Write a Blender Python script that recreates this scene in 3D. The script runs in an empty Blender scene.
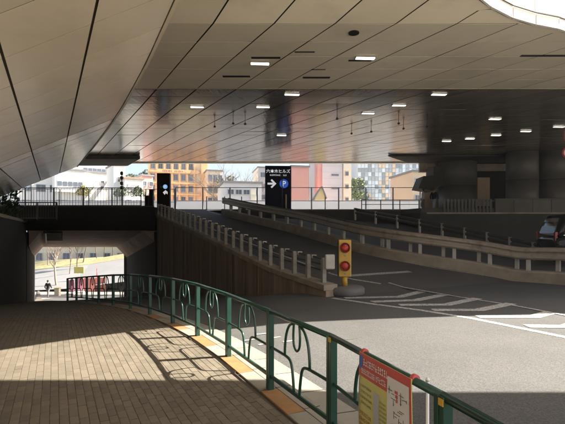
import bpy, bmesh, math, random
from mathutils import Vector, Matrix, noise as mnoise
random.seed(7)
R = math.radians
scene = bpy.context.scene
col = scene.collection

# ------------------------------------------------------------------ camera, sky, sun, exposure
cam_d = bpy.data.cameras.new('camera'); cam = bpy.data.objects.new('camera', cam_d); col.objects.link(cam)
cam.location = (0, 0, 1.6); cam.rotation_euler = (R(90), 0, 0)
cam_d.sensor_width = 36; cam_d.lens = 36 * 427 / 565; cam_d.shift_y = 20 / 565
cam_d.clip_start = 0.05; cam_d.clip_end = 3000
scene.camera = cam
SUN = Vector((0.93, 0.21, 0.85)).normalized()          # towards the sun
world = bpy.data.worlds.new('World'); scene.world = world; world.use_nodes = True
wn = world.node_tree; wn.nodes.clear()
sky = wn.nodes.new('ShaderNodeTexSky'); sky.sky_type = 'NISHITA'; sky.sun_disc = False
sky.sun_elevation = math.asin(SUN.z); sky.sun_rotation = math.atan2(SUN.x, SUN.y)
sky.air_density = 1.0; sky.dust_density = 4.0; sky.ozone_density = 1.0
bg = wn.nodes.new('ShaderNodeBackground'); bg.inputs[1].default_value = 0.08
wo = wn.nodes.new('ShaderNodeOutputWorld')
wn.links.new(sky.outputs[0], bg.inputs[0]); wn.links.new(bg.outputs[0], wo.inputs[0])
sl = bpy.data.lights.new('sun', 'SUN'); sl.energy = 5.0; sl.angle = R(0.5); sl.color = (1.0, 0.93, 0.82)
so = bpy.data.objects.new('sun', sl); col.objects.link(so)
so.rotation_euler = SUN.to_track_quat('Z', 'Y').to_euler(); so.location = (30, 4, 40)
vs = scene.view_settings
vs.view_transform = 'Standard'; vs.look = 'None'; vs.exposure = 2.05; vs.gamma = 1.0; vs.use_curve_mapping = False
scene.render.engine = 'CYCLES'
cy = scene.cycles
cy.use_denoising = True; cy.use_adaptive_sampling = False; cy.max_bounces = 10; cy.diffuse_bounces = 6; cy.glossy_bounces = 5
cy.transparent_max_bounces = 8; cy.caustics_reflective = False; cy.sample_clamp_indirect = 6

# ------------------------------------------------------------------ helpers
DX, DY = -0.471, 0.882                                   # the direction in which the whole place runs
def sp(x, y): return DX * x + DY * y, DY * x - DX * y
def xy(s, p): return DX * s + DY * p, DY * s - DX * p
def lerp(a, b, t): return a + (b - a) * t
def interp(tab, x):
    if x <= tab[0][0]: return tab[0][1]
    for (a, va), (b, vb) in zip(tab, tab[1:]):
        if x <= b: return lerp(va, vb, (x - a) / (b - a))
    return tab[-1][1]
def smooth(x, a, b):
    t = min(1, max(0, (x - a) / (b - a))); return t * t * (3 - 2 * t)

def wloc(o):
    v = Vector((0, 0, 0))
    while o is not None: v += o.location; o = o.parent
    return v

class MB:
    def __init__(s): s.v = []; s.f = []; s.t = []; s.tint = 0.5; s.sm = []; s.smooth = False
    def add(s, vs, fs):
        b = len(s.v); s.v += [tuple(q) for q in vs]
        for f in fs: s.f.append([b + i for i in f]); s.t.append(s.tint); s.sm.append(s.smooth)
    def box(s, c, size, rz=0.0, rx=0.0, ry=0.0):
        hx, hy, hz = size[0] / 2, size[1] / 2, size[2] / 2
        m = Matrix.Rotation(rz, 3, 'Z') @ Matrix.Rotation(ry, 3, 'Y') @ Matrix.Rotation(rx, 3, 'X'); c = Vector(c)
        vs = [c + m @ Vector((x * hx, y * hy, z * hz)) for z in (-1, 1) for x, y in ((-1, -1), (1, -1), (1, 1), (-1, 1))]
        s.add(vs, [(3, 2, 1, 0), (4, 5, 6, 7), (0, 1, 5, 4), (1, 2, 6, 5), (2, 3, 7, 6), (3, 0, 4, 7)])
    def prism(s, poly, z0, z1):
        n = len(poly)
        g = lambda z, x, y: z(x, y) if callable(z) else z
        vs = [(x, y, g(z0, x, y)) for x, y in poly] + [(x, y, g(z1, x, y)) for x, y in poly]
        s.add(vs, [tuple(range(n - 1, -1, -1)), tuple(range(n, 2 * n))] + [(i, (i + 1) % n, n + (i + 1) % n, n + i) for i in range(n)])
    def bar(s, a, b, w, h):
        a, b = Vector(a), Vector(b); d = (b - a).normalized()
        side = d.cross(Vector((0, 0, 1)))
        if side.length < 1e-4: side = Vector((1, 0, 0))
        side.normalize(); up = side.cross(d)
        vs = []
        for q in (a, b):
            vs += [q - side * w / 2 - up * h / 2, q + side * w / 2 - up * h / 2, q + side * w / 2 + up * h / 2, q - side * w / 2 + up * h / 2]
        s.add(vs, [(0, 1, 2, 3), (7, 6, 5, 4), (0, 4, 5, 1), (1, 5, 6, 2), (2, 6, 7, 3), (3, 7, 4, 0)])
    def tube(s, pts, r, n=8, cap=True):
        pts = [Vector(q) for q in pts]; k = len(pts)
        rs = r if isinstance(r, (list, tuple)) else [r] * k
        vs = []; ref = None
        for i, q in enumerate(pts):
            d = (pts[min(i + 1, k - 1)] - pts[max(i - 1, 0)])
            d = d.normalized() if d.length > 1e-9 else Vector((0, 0, 1))
            if ref is None: ref = Vector((0, 0, 1)) if abs(d.z) < .9 else Vector((1, 0, 0))
            a = d.cross(ref)
            if a.length < 1e-3: a = d.cross(Vector((1, 0, 0)))
            a.normalize(); b = d.cross(a); ref = -b if False else ref
            for j in range(n):
                an = 2 * math.pi * j / n; vs.append(q + (a * math.cos(an) + b * math.sin(an)) * rs[i])
        fs = []
        for i in range(k - 1):
            for j in range(n): fs.append((i * n + j, i * n + (j + 1) % n, (i + 1) * n + (j + 1) % n, (i + 1) * n + j))
        if cap: fs += [tuple(range(n - 1, -1, -1)), tuple(range((k - 1) * n, k * n))]
        o = s.smooth; s.smooth = True; s.add(vs, fs); s.smooth = o
    def lathe(s, prof, c, n=24, ax=None):
        c = Vector(c); m = Matrix.Identity(3) if ax is None else Vector(ax).to_track_quat('Z', 'Y').to_matrix()
        vs = []; k = len(prof)
        for r, z in prof:
            for j in range(n):
                an = 2 * math.pi * j / n; vs.append(c + m @ Vector((r * math.cos(an), r * math.sin(an), z)))
        fs = [(i * n + j, i * n + (j + 1) % n, (i + 1) * n + (j + 1) % n, (i + 1) * n + j) for i in range(k - 1) for j in range(n)]
        fs += [tuple(range(n - 1, -1, -1)), tuple(range((k - 1) * n, k * n))]
        s.add(vs, fs)
    def sheet(s, rows):
        n = len(rows[0]); vs = [q for r in rows for q in r]
        s.add(vs, [(i * n + j, i * n + j + 1, (i + 1) * n + j + 1, (i + 1) * n + j) for i in range(len(rows) - 1) for j in range(n - 1)])
    def sweep(s, path, prof, close=True):
        # prof: (side offset, z offset) outline; path: points (x, y, z)
        k = len(path); n = len(prof); vs = []
        for i, q in enumerate(path):
            a = Vector(path[max(i - 1, 0)]); b = Vector(path[min(i + 1, k - 1)]); d = b - a; d.z = 0; d.normalize()
            sd = Vector((d.y, -d.x, 0))
            for o, z in prof: vs.append(Vector(q) + sd * o + Vector((0, 0, z)))
        fs = [(i * n + j, (i + 1) * n + j, (i + 1) * n + (j + 1) % n, i * n + (j + 1) % n) for i in range(k - 1) for j in range(n)]
        fs += [tuple(range(n)), tuple(range((k - 1) * n + n - 1, (k - 1) * n - 1, -1))]
        s.add(vs, fs)
    def mesh(s, name, mat, off=Vector((0, 0, 0))):
        me = bpy.data.meshes.new(name)
        me.from_pydata([(x - off.x, y - off.y, z - off.z) for x, y, z in s.v], [], s.f)
        at = me.attributes.new('tint', 'FLOAT', 'FACE')
        at.data.foreach_set('value', s.t)
        me.polygons.foreach_set('use_smooth', s.sm)
        me.materials.append(mat); me.update()
        return me
    def build(s, name, mat, parent=None, bevel=0.0, local=False):
        off = Vector((0, 0, 0)) if local or parent is None else wloc(parent)
        o = bpy.data.objects.new(name, s.mesh(name, mat, off)); col.objects.link(o)
        if parent is not None: o.parent = parent
        if bevel:
            m = o.modifiers.new('bevel', 'BEVEL'); m.width = bevel; m.segments = 2; m.limit_method = 'ANGLE'
        return o

def tag(o, label=None, cat=None, group=None, kind=None):
    if label: o['label'] = label
    if cat: o['category'] = cat
    if group: o['group'] = group
    if kind: o['kind'] = kind
    return o
def thing(name, loc, label, cat, group=None, rz=0.0):
    o = bpy.data.objects.new(name, None); col.objects.link(o); o.location = loc; o.rotation_euler = (0, 0, rz)
    o.empty_display_size = .2
    return tag(o, label, cat, group)
def inst(me, name, parent, loc, rz=0.0, scale=None):
    o = bpy.data.objects.new(name, me); col.objects.link(o)
    if parent is not None: o.parent = parent; o.location = Vector(loc) - wloc(parent)
    else: o.location = loc
    o.rotation_euler = (0, 0, rz)
    if scale: o.scale = scale
    return o
def textmesh(name, body, size, mat, parent, loc, rot, depth=0.004, align='CENTER'):
    c = bpy.data.curves.new(name, 'FONT'); c.body = body; c.size = size; c.extrude = depth; c.align_x = align
    c.resolution_u = 2; c.offset = size * 0.012
    t = bpy.data.objects.new(name, c); col.objects.link(t)
    bpy.context.view_layer.update()
    me = bpy.data.meshes.new_from_object(t.evaluated_get(bpy.context.evaluated_depsgraph_get()))
    bpy.data.objects.remove(t); me.materials.clear(); me.materials.append(mat); me.name = name
    o = bpy.data.objects.new(name, me); col.objects.link(o); o.parent = parent
    o.location = loc; o.rotation_euler = rot
    return o

# ------------------------------------------------------------------ materials
def mat(name, c, rough=.6, metal=0.0, var=.12, scale=3.0, bump=0.0, bscale=60.0, tint=0.0, stretch=(1, 1, 1),
        emit=0.0, spec=.5, var2=0.0, scale2=40.0, dirt=None, dscale=1.0, dthr=(.5, .75), alpha=1.0, trans=0.0, bstretch=None, rvar=0.0):
    m = bpy.data.materials.new(name); m.use_nodes = True; nt = m.node_tree; N = nt.nodes; L = nt.links
    b = N['Principled BSDF']
    b.inputs['Roughness'].default_value = rough; b.inputs['Metallic'].default_value = metal
    b.inputs['Specular IOR Level'].default_value = spec
    tc = N.new('ShaderNodeTexCoord'); mp = N.new('ShaderNodeMapping'); mp.inputs['Scale'].default_value = stretch
    L.new(tc.outputs['Object'], mp.inputs[0])
    def nz(sc, vec=None, det=6):
        n = N.new('ShaderNodeTexNoise'); n.inputs['Scale'].default_value = sc; n.inputs['Detail'].default_value = det
        n.inputs['Roughness'].default_value = .6
        L.new(vec or mp.outputs[0], n.inputs['Vector']); return n
    def rng(sock, a, b_, lo=0.25, hi=0.75):
        r = N.new('ShaderNodeMapRange'); r.inputs[1].default_value = lo; r.inputs[2].default_value = hi
        r.inputs[3].default_value = a; r.inputs[4].default_value = b_; L.new(sock, r.inputs[0]); return r.outputs[0]
    def mul(a, f):
        x = N.new('ShaderNodeVectorMath'); x.operation = 'SCALE'; L.new(a, x.inputs[0]); L.new(f, x.inputs['Scale']); return x.outputs[0]
    rgb = N.new('ShaderNodeRGB'); rgb.outputs[0].default_value = (*c, 1); out = rgb.outputs[0]
    if var: out = mul(out, rng(nz(scale).outputs[0], 1 - var, 1 + var))
    if var2: out = mul(out, rng(nz(scale2, det=3).outputs[0], 1 - var2, 1 + var2))
    if tint:
        a = N.new('ShaderNodeAttribute'); a.attribute_name = 'tint'; out = mul(out, rng(a.outputs['Fac'], 1 - tint, 1 + tint, 0, 1))
    if dirt:
        d = rng(nz(dscale, det=8).outputs[0], 0, 1, *dthr)
        mx = N.new('ShaderNodeMix'); mx.data_type = 'RGBA'; L.new(d, mx.inputs[0]); L.new(out, mx.inputs[6]); mx.inputs[7].default_value = (*dirt, 1)
        out = mx.outputs[2]
    L.new(out, b.inputs['Base Color'])
    if rvar: L.new(rng(nz(scale * 2).outputs[0], max(.02, rough - rvar), rough + rvar), b.inputs['Roughness'])
    if bump:
        vec = None
        if bstretch:
            mp2 = N.new('ShaderNodeMapping'); mp2.inputs['Scale'].default_value = bstretch; L.new(tc.outputs['Object'], mp2.inputs[0]); vec = mp2.outputs[0]
        bp = N.new('ShaderNodeBump'); bp.inputs['Strength'].default_value = bump; bp.inputs['Distance'].default_value = .01
        L.new(nz(bscale, vec, det=4).outputs[0], bp.inputs['Height']); L.new(bp.outputs[0], b.inputs['Normal'])
    if emit:
        b.inputs['Emission Color'].default_value = (*c, 1); b.inputs['Emission Strength'].default_value = emit
    if trans: b.inputs['Transmission Weight'].default_value = trans
    if alpha < 1: b.inputs['Alpha'].default_value = alpha
    return m

MAT = dict(
    paver=mat('paver', (.136, .114, .083), .8, var=.10, scale=1.2, tint=.17, bump=.25, bscale=180, var2=.10, scale2=90, dirt=(.09, .08, .065), dscale=1.7, dthr=(.62, .95)),
    bounce_ground=mat('pale_bounce', (.62, .57, .48), .8, var=.1, scale=.6),  # unseen reflecting ground, kept pale to brighten the soffits
    sand=mat('joint_sand', (.085, .073, .057), .95, var=.2, scale=20),
    kerb=mat('kerb_concrete', (.25, .232, .19), .85, var=.15, scale=3, tint=.08, bump=.3, bscale=120, var2=.08, scale2=150),
    orange_tile=mat('orange_paint', (.27, .145, .055), .75, var=.2, scale=9, bump=.2, bscale=150, dirt=(.22, .16, .10), dscale=14, dthr=(.55, .8)),
    asphalt=mat('asphalt', (.078, .077, .074), .85, var=.20, scale=.45, bump=.6, bscale=110, var2=.6, scale2=62, dirt=(.065, .063, .06), dscale=.5, dthr=(.55, .85)),
    ramp=mat('ramp_asphalt', (.088, .082, .074), .8, var=.15, scale=.8, bump=.4, bscale=200, var2=.25, scale2=130),
    paint=mat('road_paint', (.52, .51, .48), .7, var=.12, scale=8, dirt=(.20, .19, .175), dscale=22, dthr=(.47, .60)),
    concrete=mat('concrete', (.34, .31, .265), .8, var=.2, scale=1.5, bump=.3, bscale=70, dirt=(.16, .14, .115), dscale=.9, dthr=(.5, .8)),
    dark_parapet=mat('dark_parapet_concrete', (.12, .116, .112), .75, var=.2, scale=1.2, tint=.12, bump=.2, bscale=50),
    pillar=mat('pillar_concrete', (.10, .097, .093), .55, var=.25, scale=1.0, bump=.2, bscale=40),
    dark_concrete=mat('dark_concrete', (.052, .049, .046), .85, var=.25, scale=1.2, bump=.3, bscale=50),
    black_concrete=mat('near_black_concrete', (.017, .016, .015), .9, var=.25, scale=1.2),  # near-black concrete with slight random variation
    brown_wall=mat('brown_board_concrete', (.27, .20, .14), .8, var=.45, scale=2.2, stretch=(1, 1, .06), bump=.6, bscale=9, bstretch=(1, 1, .05), dirt=(.12, .088, .062), dscale=2.4, dthr=(.5, .72)),
    coping=mat('coping_concrete', (.30, .25, .19), .8, var=.3, scale=2, bump=.3, bscale=60),
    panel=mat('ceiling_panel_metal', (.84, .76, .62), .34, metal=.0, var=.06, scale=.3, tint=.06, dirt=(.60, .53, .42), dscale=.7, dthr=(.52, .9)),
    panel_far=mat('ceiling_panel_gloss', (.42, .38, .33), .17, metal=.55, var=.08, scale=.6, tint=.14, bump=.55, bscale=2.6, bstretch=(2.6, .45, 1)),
    panel_left=mat('sloping_panel_metal', (.84, .75, .60), .27, metal=.0, var=.05, scale=.3, tint=.05, dirt=(.62, .54, .42), dscale=.8, dthr=(.55, .95), stretch=(1, .4, 1)),
    panel_left_far=mat('sloping_panel_gloss', (.74, .66, .53), .15, metal=.25, var=.05, scale=.6, tint=.08, bump=.9, bscale=3.0, bstretch=(.3, 5.0, .3)),
    joint_brown=mat('brown_joint', (.10, .08, .06), .9, var=0),
    joint=mat('dark_joint', (.025, .022, .02), .9, var=0),
    white_panel=mat('white_fascia', (.80, .79, .76), .5, var=.04, tint=.03),
    green=mat('green_paint', (.018, .060, .044), .28, var=.15, scale=6, spec=.5, dirt=(.03, .065, .05), dscale=5, dthr=(.6, .9)),
    yellow=mat('yellow_paint', (.55, .33, .045), .45, var=.12, scale=8),
    red_lamp=mat('red_lens', (.42, .035, .02), .25, var=.1, scale=30),
    red_rim=mat('dark_red_rim', (.17, .015, .012), .4, var=.1),
    galv=mat('weathered_rail', (.33, .285, .235), .5, metal=.3, var=.2, scale=3, rvar=.1, dirt=(.15, .11, .08), dscale=3, dthr=(.5, .8)),
    guard_post=mat('weathered_post', (.27, .25, .215), .7, var=.3, scale=5, dirt=(.13, .11, .085), dscale=6, dthr=(.5, .8)),
    galv_dark=mat('dark_rail', (.10, .095, .09), .45, metal=.4, var=.2, scale=4),
    post_grey=mat('grey_post', (.44, .42, .38), .6, var=.2, scale=6),
    rail_blue=mat('blue_grey_steel', (.40, .43, .48), .5, metal=.3, var=.1),  # steel lightened in colour to stand for haze and bloom over the railings
    rail_black=mat('black_steel', (.03, .032, .035), .5, var=.1),
    navy=mat('navy_sign', (.003, .005, .028), .5, var=.1, scale=3, spec=.12),
    black=mat('black_paint', (.005, .005, .006), .45, var=.1, spec=.2),
    white=mat('white_paint', (.82, .82, .80), .5, var=.04),
    white_emit=mat('lit_letters', (.9, .92, .95), .5, var=0, emit=.12),
    blue_emit=mat('lit_blue_disc', (.02, .10, .55), .4, var=0, emit=.15),
    blue_pale=mat('pale_blue_disc', (.25, .5, .85), .4, var=0, emit=.2),
    lamp=mat('lamp_diffuser', (1.0, .93, .78), .5, var=0, emit=1.3),
    vent=mat('vent_black', (.008, .008, .008), .8, var=0),
    car=mat('black_car_paint', (.004, .004, .005), .12, var=0, spec=.35),
    glass=mat('dark_glass', (.006, .007, .008), .06, var=0, spec=.22),
    tyre=mat('tyre_rubber', (.012, .012, .012), .85, var=.1),
    chrome=mat('chrome', (.7, .7, .7), .15, metal=1, var=0),
    tail=mat('tail_lamp', (.2, .01, .01), .2, var=0),
    skin=mat('skin', (.50, .30, .21), .6, var=.05),
    hair=mat('black_hair', (.012, .01, .009), .6, var=.1),
    cloth_black=mat('black_cloth', (.014, .014, .016), .9, var=.2),
    cloth_grey=mat('grey_cloth', (.16, .155, .15), .9, var=.2),
    cloth_pale=mat('pale_cloth', (.45, .50, .58), .9, var=.1),
    cloth_navy=mat('navy_cloth', (.02, .025, .045), .9, var=.1),
    bark=mat('bark', (.11, .085, .065), .9, var=.3, scale=8, bump=.5, bscale=30),
    bark_pale=mat('pale_bark', (.22, .18, .145), .9, var=.3, scale=8),
    leaf=mat('leaf', (.065, .10, .03), .6, var=.25, scale=.6, tint=.5),
    leaf_dark=mat('dark_leaf', (.035, .06, .022), .6, var=.25, scale=.6, tint=.5),
    leaf_yellow=mat('yellow_leaf', (.26, .23, .05), .6, var=.25, scale=.6, tint=.4),
    earth=mat('pale_ground', (.24, .22, .19), .9, var=.15, scale=.2, var2=.1, scale2=3),
    side_road=mat('pale_road', (.17, .17, .17), .85, var=.1, scale=.4),
    grass=mat('dry_grass', (.24, .22, .11), .95, var=.3, scale=2, bump=.6, bscale=20),
    b_white=mat('white_wall', (.80, .79, .75), .8, var=.05, scale=.3),
    b_cream=mat('cream_wall', (.74, .68, .52), .8, var=.05, scale=.3),
    b_orange=mat('orange_tile_wall', (.72, .48, .22), .7, var=.10, scale=.4, var2=.08, scale2=8),
    b_orange_pale=mat('pale_orange_wall', (.74, .62, .45), .7, var=.08, scale=.4),
    b_grey=mat('grey_wall', (.56, .55, .54), .8, var=.06, scale=.3),
    b_red=mat('coral_wall', (.62, .31, .25), .8, var=.06, scale=.3),
    b_pink=mat('pink_brick_wall', (.60, .33, .28), .8, var=.10, scale=.6),
    b_beige=mat('beige_wall', (.58, .46, .32), .8, var=.06, scale=.3),
    b_yellow=mat('ochre_gable', (.72, .54, .26), .8, var=.06),
    b_roof=mat('grey_roof', (.20, .20, .20), .8, var=.1),
    b_brown=mat('brown_roof', (.30, .20, .14), .8, var=.1),
    b_frame=mat('window_frame', (.45, .46, .48), .5, var=0),
    b_pane=mat('window_pane', (.10, .12, .15), .12, var=.1, tint=.6),
    curtain=mat('facade_glass', (.42, .49, .56), .25, var=.2, scale=.5, tint=.45),
    curtain_o=mat('facade_copper_panel', (.62, .50, .36), .4, var=.2, scale=.7, tint=.4),
    mullion=mat('mullion', (.55, .58, .62), .5, var=0),
    p_red=mat('poster_red', (.52, .10, .095), .45, var=.08, scale=6),
    p_yellow=mat('poster_yellow', (.58, .56, .22), .45, var=.06, scale=6),
    p_white=mat('poster_white', (.66, .66, .70), .45, var=.05, scale=6),
    p_black=mat('poster_ink', (.10, .10, .08), .5, var=0),
    p_brown=mat('poster_brown_ink', (.32, .10, .04), .5, var=0),
    p_blue=mat('poster_blue', (.06, .16, .50), .5, var=0),
    p_grey=mat('poster_grey', (.42, .43, .46), .5, var=.05),
    pink=mat('pink_board', (.68, .30, .38), .6, var=.1),
    coral=mat('red_board', (.62, .27, .23), .6, var=.1),
    sign_yellow=mat('yellow_board', (.62, .58, .16), .6, var=.05),
    red_sign=mat('red_sign_rim', (.62, .02, .03), .4, var=0),
    grille=mat('pale_grille', (.62, .60, .56), .5, var=.05),
    pinkish=mat('tunnel_soffit_concrete', (.55, .41, .35), .8, var=.25, scale=1.4, bump=.3, bscale=40, dirt=(.3, .22, .18), dscale=.8, dthr=(.5, .8)),
)

# ------------------------------------------------------------------ levels of the place
G = [(-60, 0), (7, 0), (9, -.09), (11.4, -.26), (16.8, -.82), (28.5, -2.42), (41, -4.15), (49, -5.0), (80, -5.0)]
def g(s):                                              # footway level along its length
    return (interp(G, s - .8) + interp(G, s) + interp(G, s + .8)) / 3
WALL = [((1.27, 11.40)), ((-7.80, 26.60))]             # brown retaining wall, plan
def p_wall(s): return lerp(6.49, 5.65, (s - 9.46) / (27.1 - 9.46))
PM = [(9.2, 15.0), (9.8, 14.3), (11.7, 12.9), (13.95, 11.95), (15.1, 11.75), (18.9, 11.6), (21.5, 11.35), (24.5, 10.8), (31, 10.0)]
def p_med(s): return interp(PM, s)
def ramp_z(s): return -.12 + .155 * max(0, s - 9.3) - .02 * smooth(s, 8.2, 9.3) + .02 * smooth(s, 9.3, 10.5)
FP = [(1.55, -.35), (1.18, .85), (.79, 2.10), (.38, 3.30), (-.127, 4.35), (-.70, 5.50), (-1.315, 6.60), (-1.96, 7.63), (-2.74, 8.82),
      (-3.58, 10.05), (-4.42, 11.15), (-5.25, 12.2), (-6.05, 13.2), (-6.85, 14.2), (-7.60, 15.1)]
def fence_x(y):
    t = sorted((b, a) for a, b in FP)
    if y > 15.1: return -7.6 - .6 * (y - 15.1)
    if y < -.35: return 1.55 + .3 * (-.35 - y)
    return interp(t, y)
LW = [(-12, -8.5), (0, -8.0), (8, -7.6), (12, -8.6), (26, -15.6), (36.6, -21.2), (60, -34)]
def left_x(y): return interp(LW, y)
DECK_Z = 3.22

# ------------------------------------------------------------------ setting: ground, footway, roads
m = MB(); m.sheet([[(-900, 36.8, -5.1), (900, 36.8, -5.1)], [(-900, 1500, -5.1), (900, 1500, -5.1)]])
m.sheet([[(-900, -400, -7), (900, -400, -7)], [(-900, 36.8, -7), (900, 36.8, -7)]])
tag(m.build('ground', MAT['earth']), kind='structure')

# unseen pale ground added behind the viewer to bounce sun onto the soffits
b = MB(); b.sheet([[(-60, -60, .004), (60, -60, .004)], [(-60, -1.6, .004), (60, -1.6, .004)]])
tag(b.build('bounce_ground', MAT['bounce_ground']), kind='structure')
sidewalk = MB()
rows = []
ys = [-12 + .75 * i for i in range(86)]
for y in ys:
    x0, x1 = left_x(y) - .1, fence_x(y) + .02
    rows.append([(lerp(x0, x1, k / 12), y, g(sp(lerp(x0, x1, k / 12), y)[0]) - .014 + (.011 if y > 15.9 else 0)) for k in range(13)])
sidewalk.sheet(rows)
side = tag(sidewalk.build('sidewalk', MAT['sand']), kind='structure')

def paver_mesh(L, W, h, c=.005):
    b = MB(); l, w = L / 2, W / 2
    ring = lambda a, z: [(-l + a, -w + a, z), (l - a, -w + a, z), (l - a, w - a, z), (-l + a, w - a, z)]
    b.add(ring(0, -h) + ring(0, -c) + ring(c, 0), [(8, 9, 10, 11)] + [(i, (i + 1) % 4, 4 + (i + 1) % 4, 4 + i) for i in range(4)] + [(4 + i, 4 + (i + 1) % 4, 8 + (i + 1) % 4, 8 + i) for i in range(4)])
    return b
PL, PW = .15, .075
cells = []
rd = random.Random(3)
for ip in range(-270, 270):
    for isx in range(-14, 130):
        p = ip * PW; s = isx * PL + (PL / 2 if ip % 2 else 0)
        x, y = xy(s, p)
        if y < .8 or y > 16 or s > 19: continue
        if x > fence_x(y) - .175 or x < left_x(y) + .06: continue
        if x < -.72 * y - 1.0: continue
        cells.append((s, p, x, y))
cells.sort(key=lambda c: math.hypot(c[2], c[3]) if (c[3] > 3.45 and abs(c[2]) < .665 * c[3] + .05) else 99)
pmesh = []
for t in (0.0, .25, .4, .5, .6, .75, 1.0):
    b = paver_mesh(PL - .007, PW - .0025, .03, .002); b.t = [t] * len(b.f); pmesh.append(b.mesh('paver', MAT['paver']))
dang = math.atan2(DY, DX)
for s, p, x, y in cells[:300]:
    o = inst(rd.choice(pmesh), 'paver', side, (x, y, rd.uniform(-.002, .002)), dang + rd.uniform(-.010, .010))
b = MB()
base = paver_mesh(PL - .007, PW - .0025, .03, .002)
for s, p, x, y in cells[300:]:
    b.tint = min(1, max(0, rd.gauss(.5, .25))); dz = rd.uniform(-.0015, .0015); vs = []
    for (a, c, z) in base.v:
        X, Y = xy(s + a, p - c); vs.append((X, Y, g(s + a) + z + dz))
    b.add(vs, [tuple(reversed(f)) for f in base.f])
tag(b.build('paving_blocks', MAT['paver'], side), kind='stuff')
# far end of the footway, where single blocks are too small to tell
b = MB(); rws = []
for y in [15.95 + .7 * i for i in range(48)]:
    x0, x1 = left_x(y), fence_x(y)
    rws.append([(lerp(x0, x1, k / 10), y, g(sp(lerp(x0, x1, k / 10), y)[0])) for k in range(11)])
b.sheet(rws); b.build('far_paving', MAT['paver'], side)

# kerb along the fence: edge tiles under the fence and the wide pale kerb stones beside the road
def fnorm(i):
    a, c = Vector(FP[max(i - 1, 0)]), Vector(FP[min(i + 1, len(FP) - 1)]); d = (c - a).normalized(); return Vector((d.y, -d.x))
def off_fence(i, t, o, z=None):
    a, c = Vector(FP[i]), Vector(FP[i + 1])
    q = (a + fnorm(i) * o).lerp(c + fnorm(i + 1) * o, t); zz = g(sp(*a.lerp(c, t))[0])
    return (q.x, q.y, zz if z is None else z)
KJ = .006
for i in range(len(FP) - 1):
    for (t0, t1, mt, nm) in ((0.01, .46, 'kerb', 'edge_stone'), (.47, .99, 'orange_tile', 'edge_tile')):
        b = MB(); b.tint = rd.random()
        q = [off_fence(i, t0, -.11), off_fence(i, t1, -.11), off_fence(i, t1, .07), off_fence(i, t0, .07)]
        b.add([(x, y, z + .004) for x, y, z in q] + [(x, y, z - .05) for x, y, z in q], [(0, 1, 2, 3), (0, 4, 5, 1), (1, 5, 6, 2), (2, 6, 7, 3), (3, 7, 4, 0)][::1])
        b.build(nm, MAT[mt], side, bevel=.004)
    for (t0, t1) in ((0.005, .495), (.505, .995)):
        b = MB(); b.tint = rd.random()
        inner = [off_fence(i, t0, .075), off_fence(i, t1, .075)]; top = [off_fence(i, t1, .24), off_fence(i, t0, .24)]
        low = [off_fence(i, t1, .27), off_fence(i, t0, .27)]; out = [off_fence(i, t1, .64), off_fence(i, t0, .64)]
        V = [(x, y, z + .004) for x, y, z in inner] + [(x, y, z + .004) for x, y, z in top] + [(x, y, z - .09) for x, y, z in low] + [(x, y, z - .108) for x, y, z in out] + [(x, y, z - .2) for x, y, z in out]
        b.add(V, [(0, 1, 2, 3), (3, 2, 4, 5), (5, 4, 6, 7), (7, 6, 8, 9)])
        b.build('kerb_stone', MAT['kerb'], side)

# main road with the lane that runs down to the tunnel
def road_z(x, y):
    s, p = sp(x, y)
    w = max(smooth(s, 9.6, 13), smooth(p_wall(s) - p, .3, 2.5))
    return -.12 + g(s) * w - (.035 if x < fence_x(y) + .42 else 0)
b = MB(); st = .5
pts = {}
def pv(i, j):
    if (i, j) not in pts:
        x, y = i * st, j * st; pts[(i, j)] = len(b.v); b.v.append((x, y, road_z(x, y)))
    return pts[(i, j)]
for i in range(-56, 90):
    for j in range(-30, 94):
        x, y = (i + .5) * st, (j + .5) * st; s, p = sp(x, y)
        if s > 9.75 and p > p_wall(s) + .25: continue
        if x < fence_x(y) - .1: continue
        if y > 26 and x > -7.4 - .53 * (y - 26): continue
        b.f.append([pv(i, j), pv(i + 1, j), pv(i + 1, j + 1), pv(i, j + 1)]); b.t.append(.5); b.sm.append(True)
road = tag(b.build('road', MAT['asphalt']), kind='structure')

b = MB(); rws = []
for k in range(60):
    s = 9.0 + 22.2 * k / 59
    rws.append([(*xy(s, lerp(p_wall(s), p_med(s) + .1, q / 8)), ramp_z(s) + .006) for q in range(9)])
b.sheet(rws); rampo = tag(b.build('ramp_road', MAT['ramp']), kind='structure')

# painted markings
def stripe(pts2, w, zf, name, parent):
    b = MB(); k = len(pts2); L_, R_ = [], []
    for i, q in enumerate(pts2):
        a = Vector(pts2[max(i - 1, 0)]); c = Vector(pts2[min(i + 1, k - 1)]); d = (c - a).normalized(); n = Vector((-d.y, d.x))
        q = Vector(q); L_.append(q + n * w / 2); R_.append(q - n * w / 2)
    b.sheet([[(v.x, v.y, zf(v.x, v.y)) for v in L_], [(v.x, v.y, zf(v.x, v.y)) for v in R_]])
    return b.build(name, MAT['paint'], parent)
zr = lambda x, y: road_z(x, y) + .004
def flatz(x, y): return -.115
stripe([(1.3, 11.1), (2.2, 10.15), (3.03, 9.39), (3.76, 8.52), (4.62, 6.98), (5.3, 5.2), (5.9, 2.5), (6.2, -4)], .15, flatz, 'edge_line', road)
stripe([(3.3, 13.3), (3.66, 12.85), (4.66, 11.27), (5.37, 10.04), (5.75, 9.0), (6.2, 7.4), (6.6, 5)], .10, lambda x, y: -.109 + .155 * max(0, sp(x, y)[0] - 9.3), 'edge_line', road)
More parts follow.
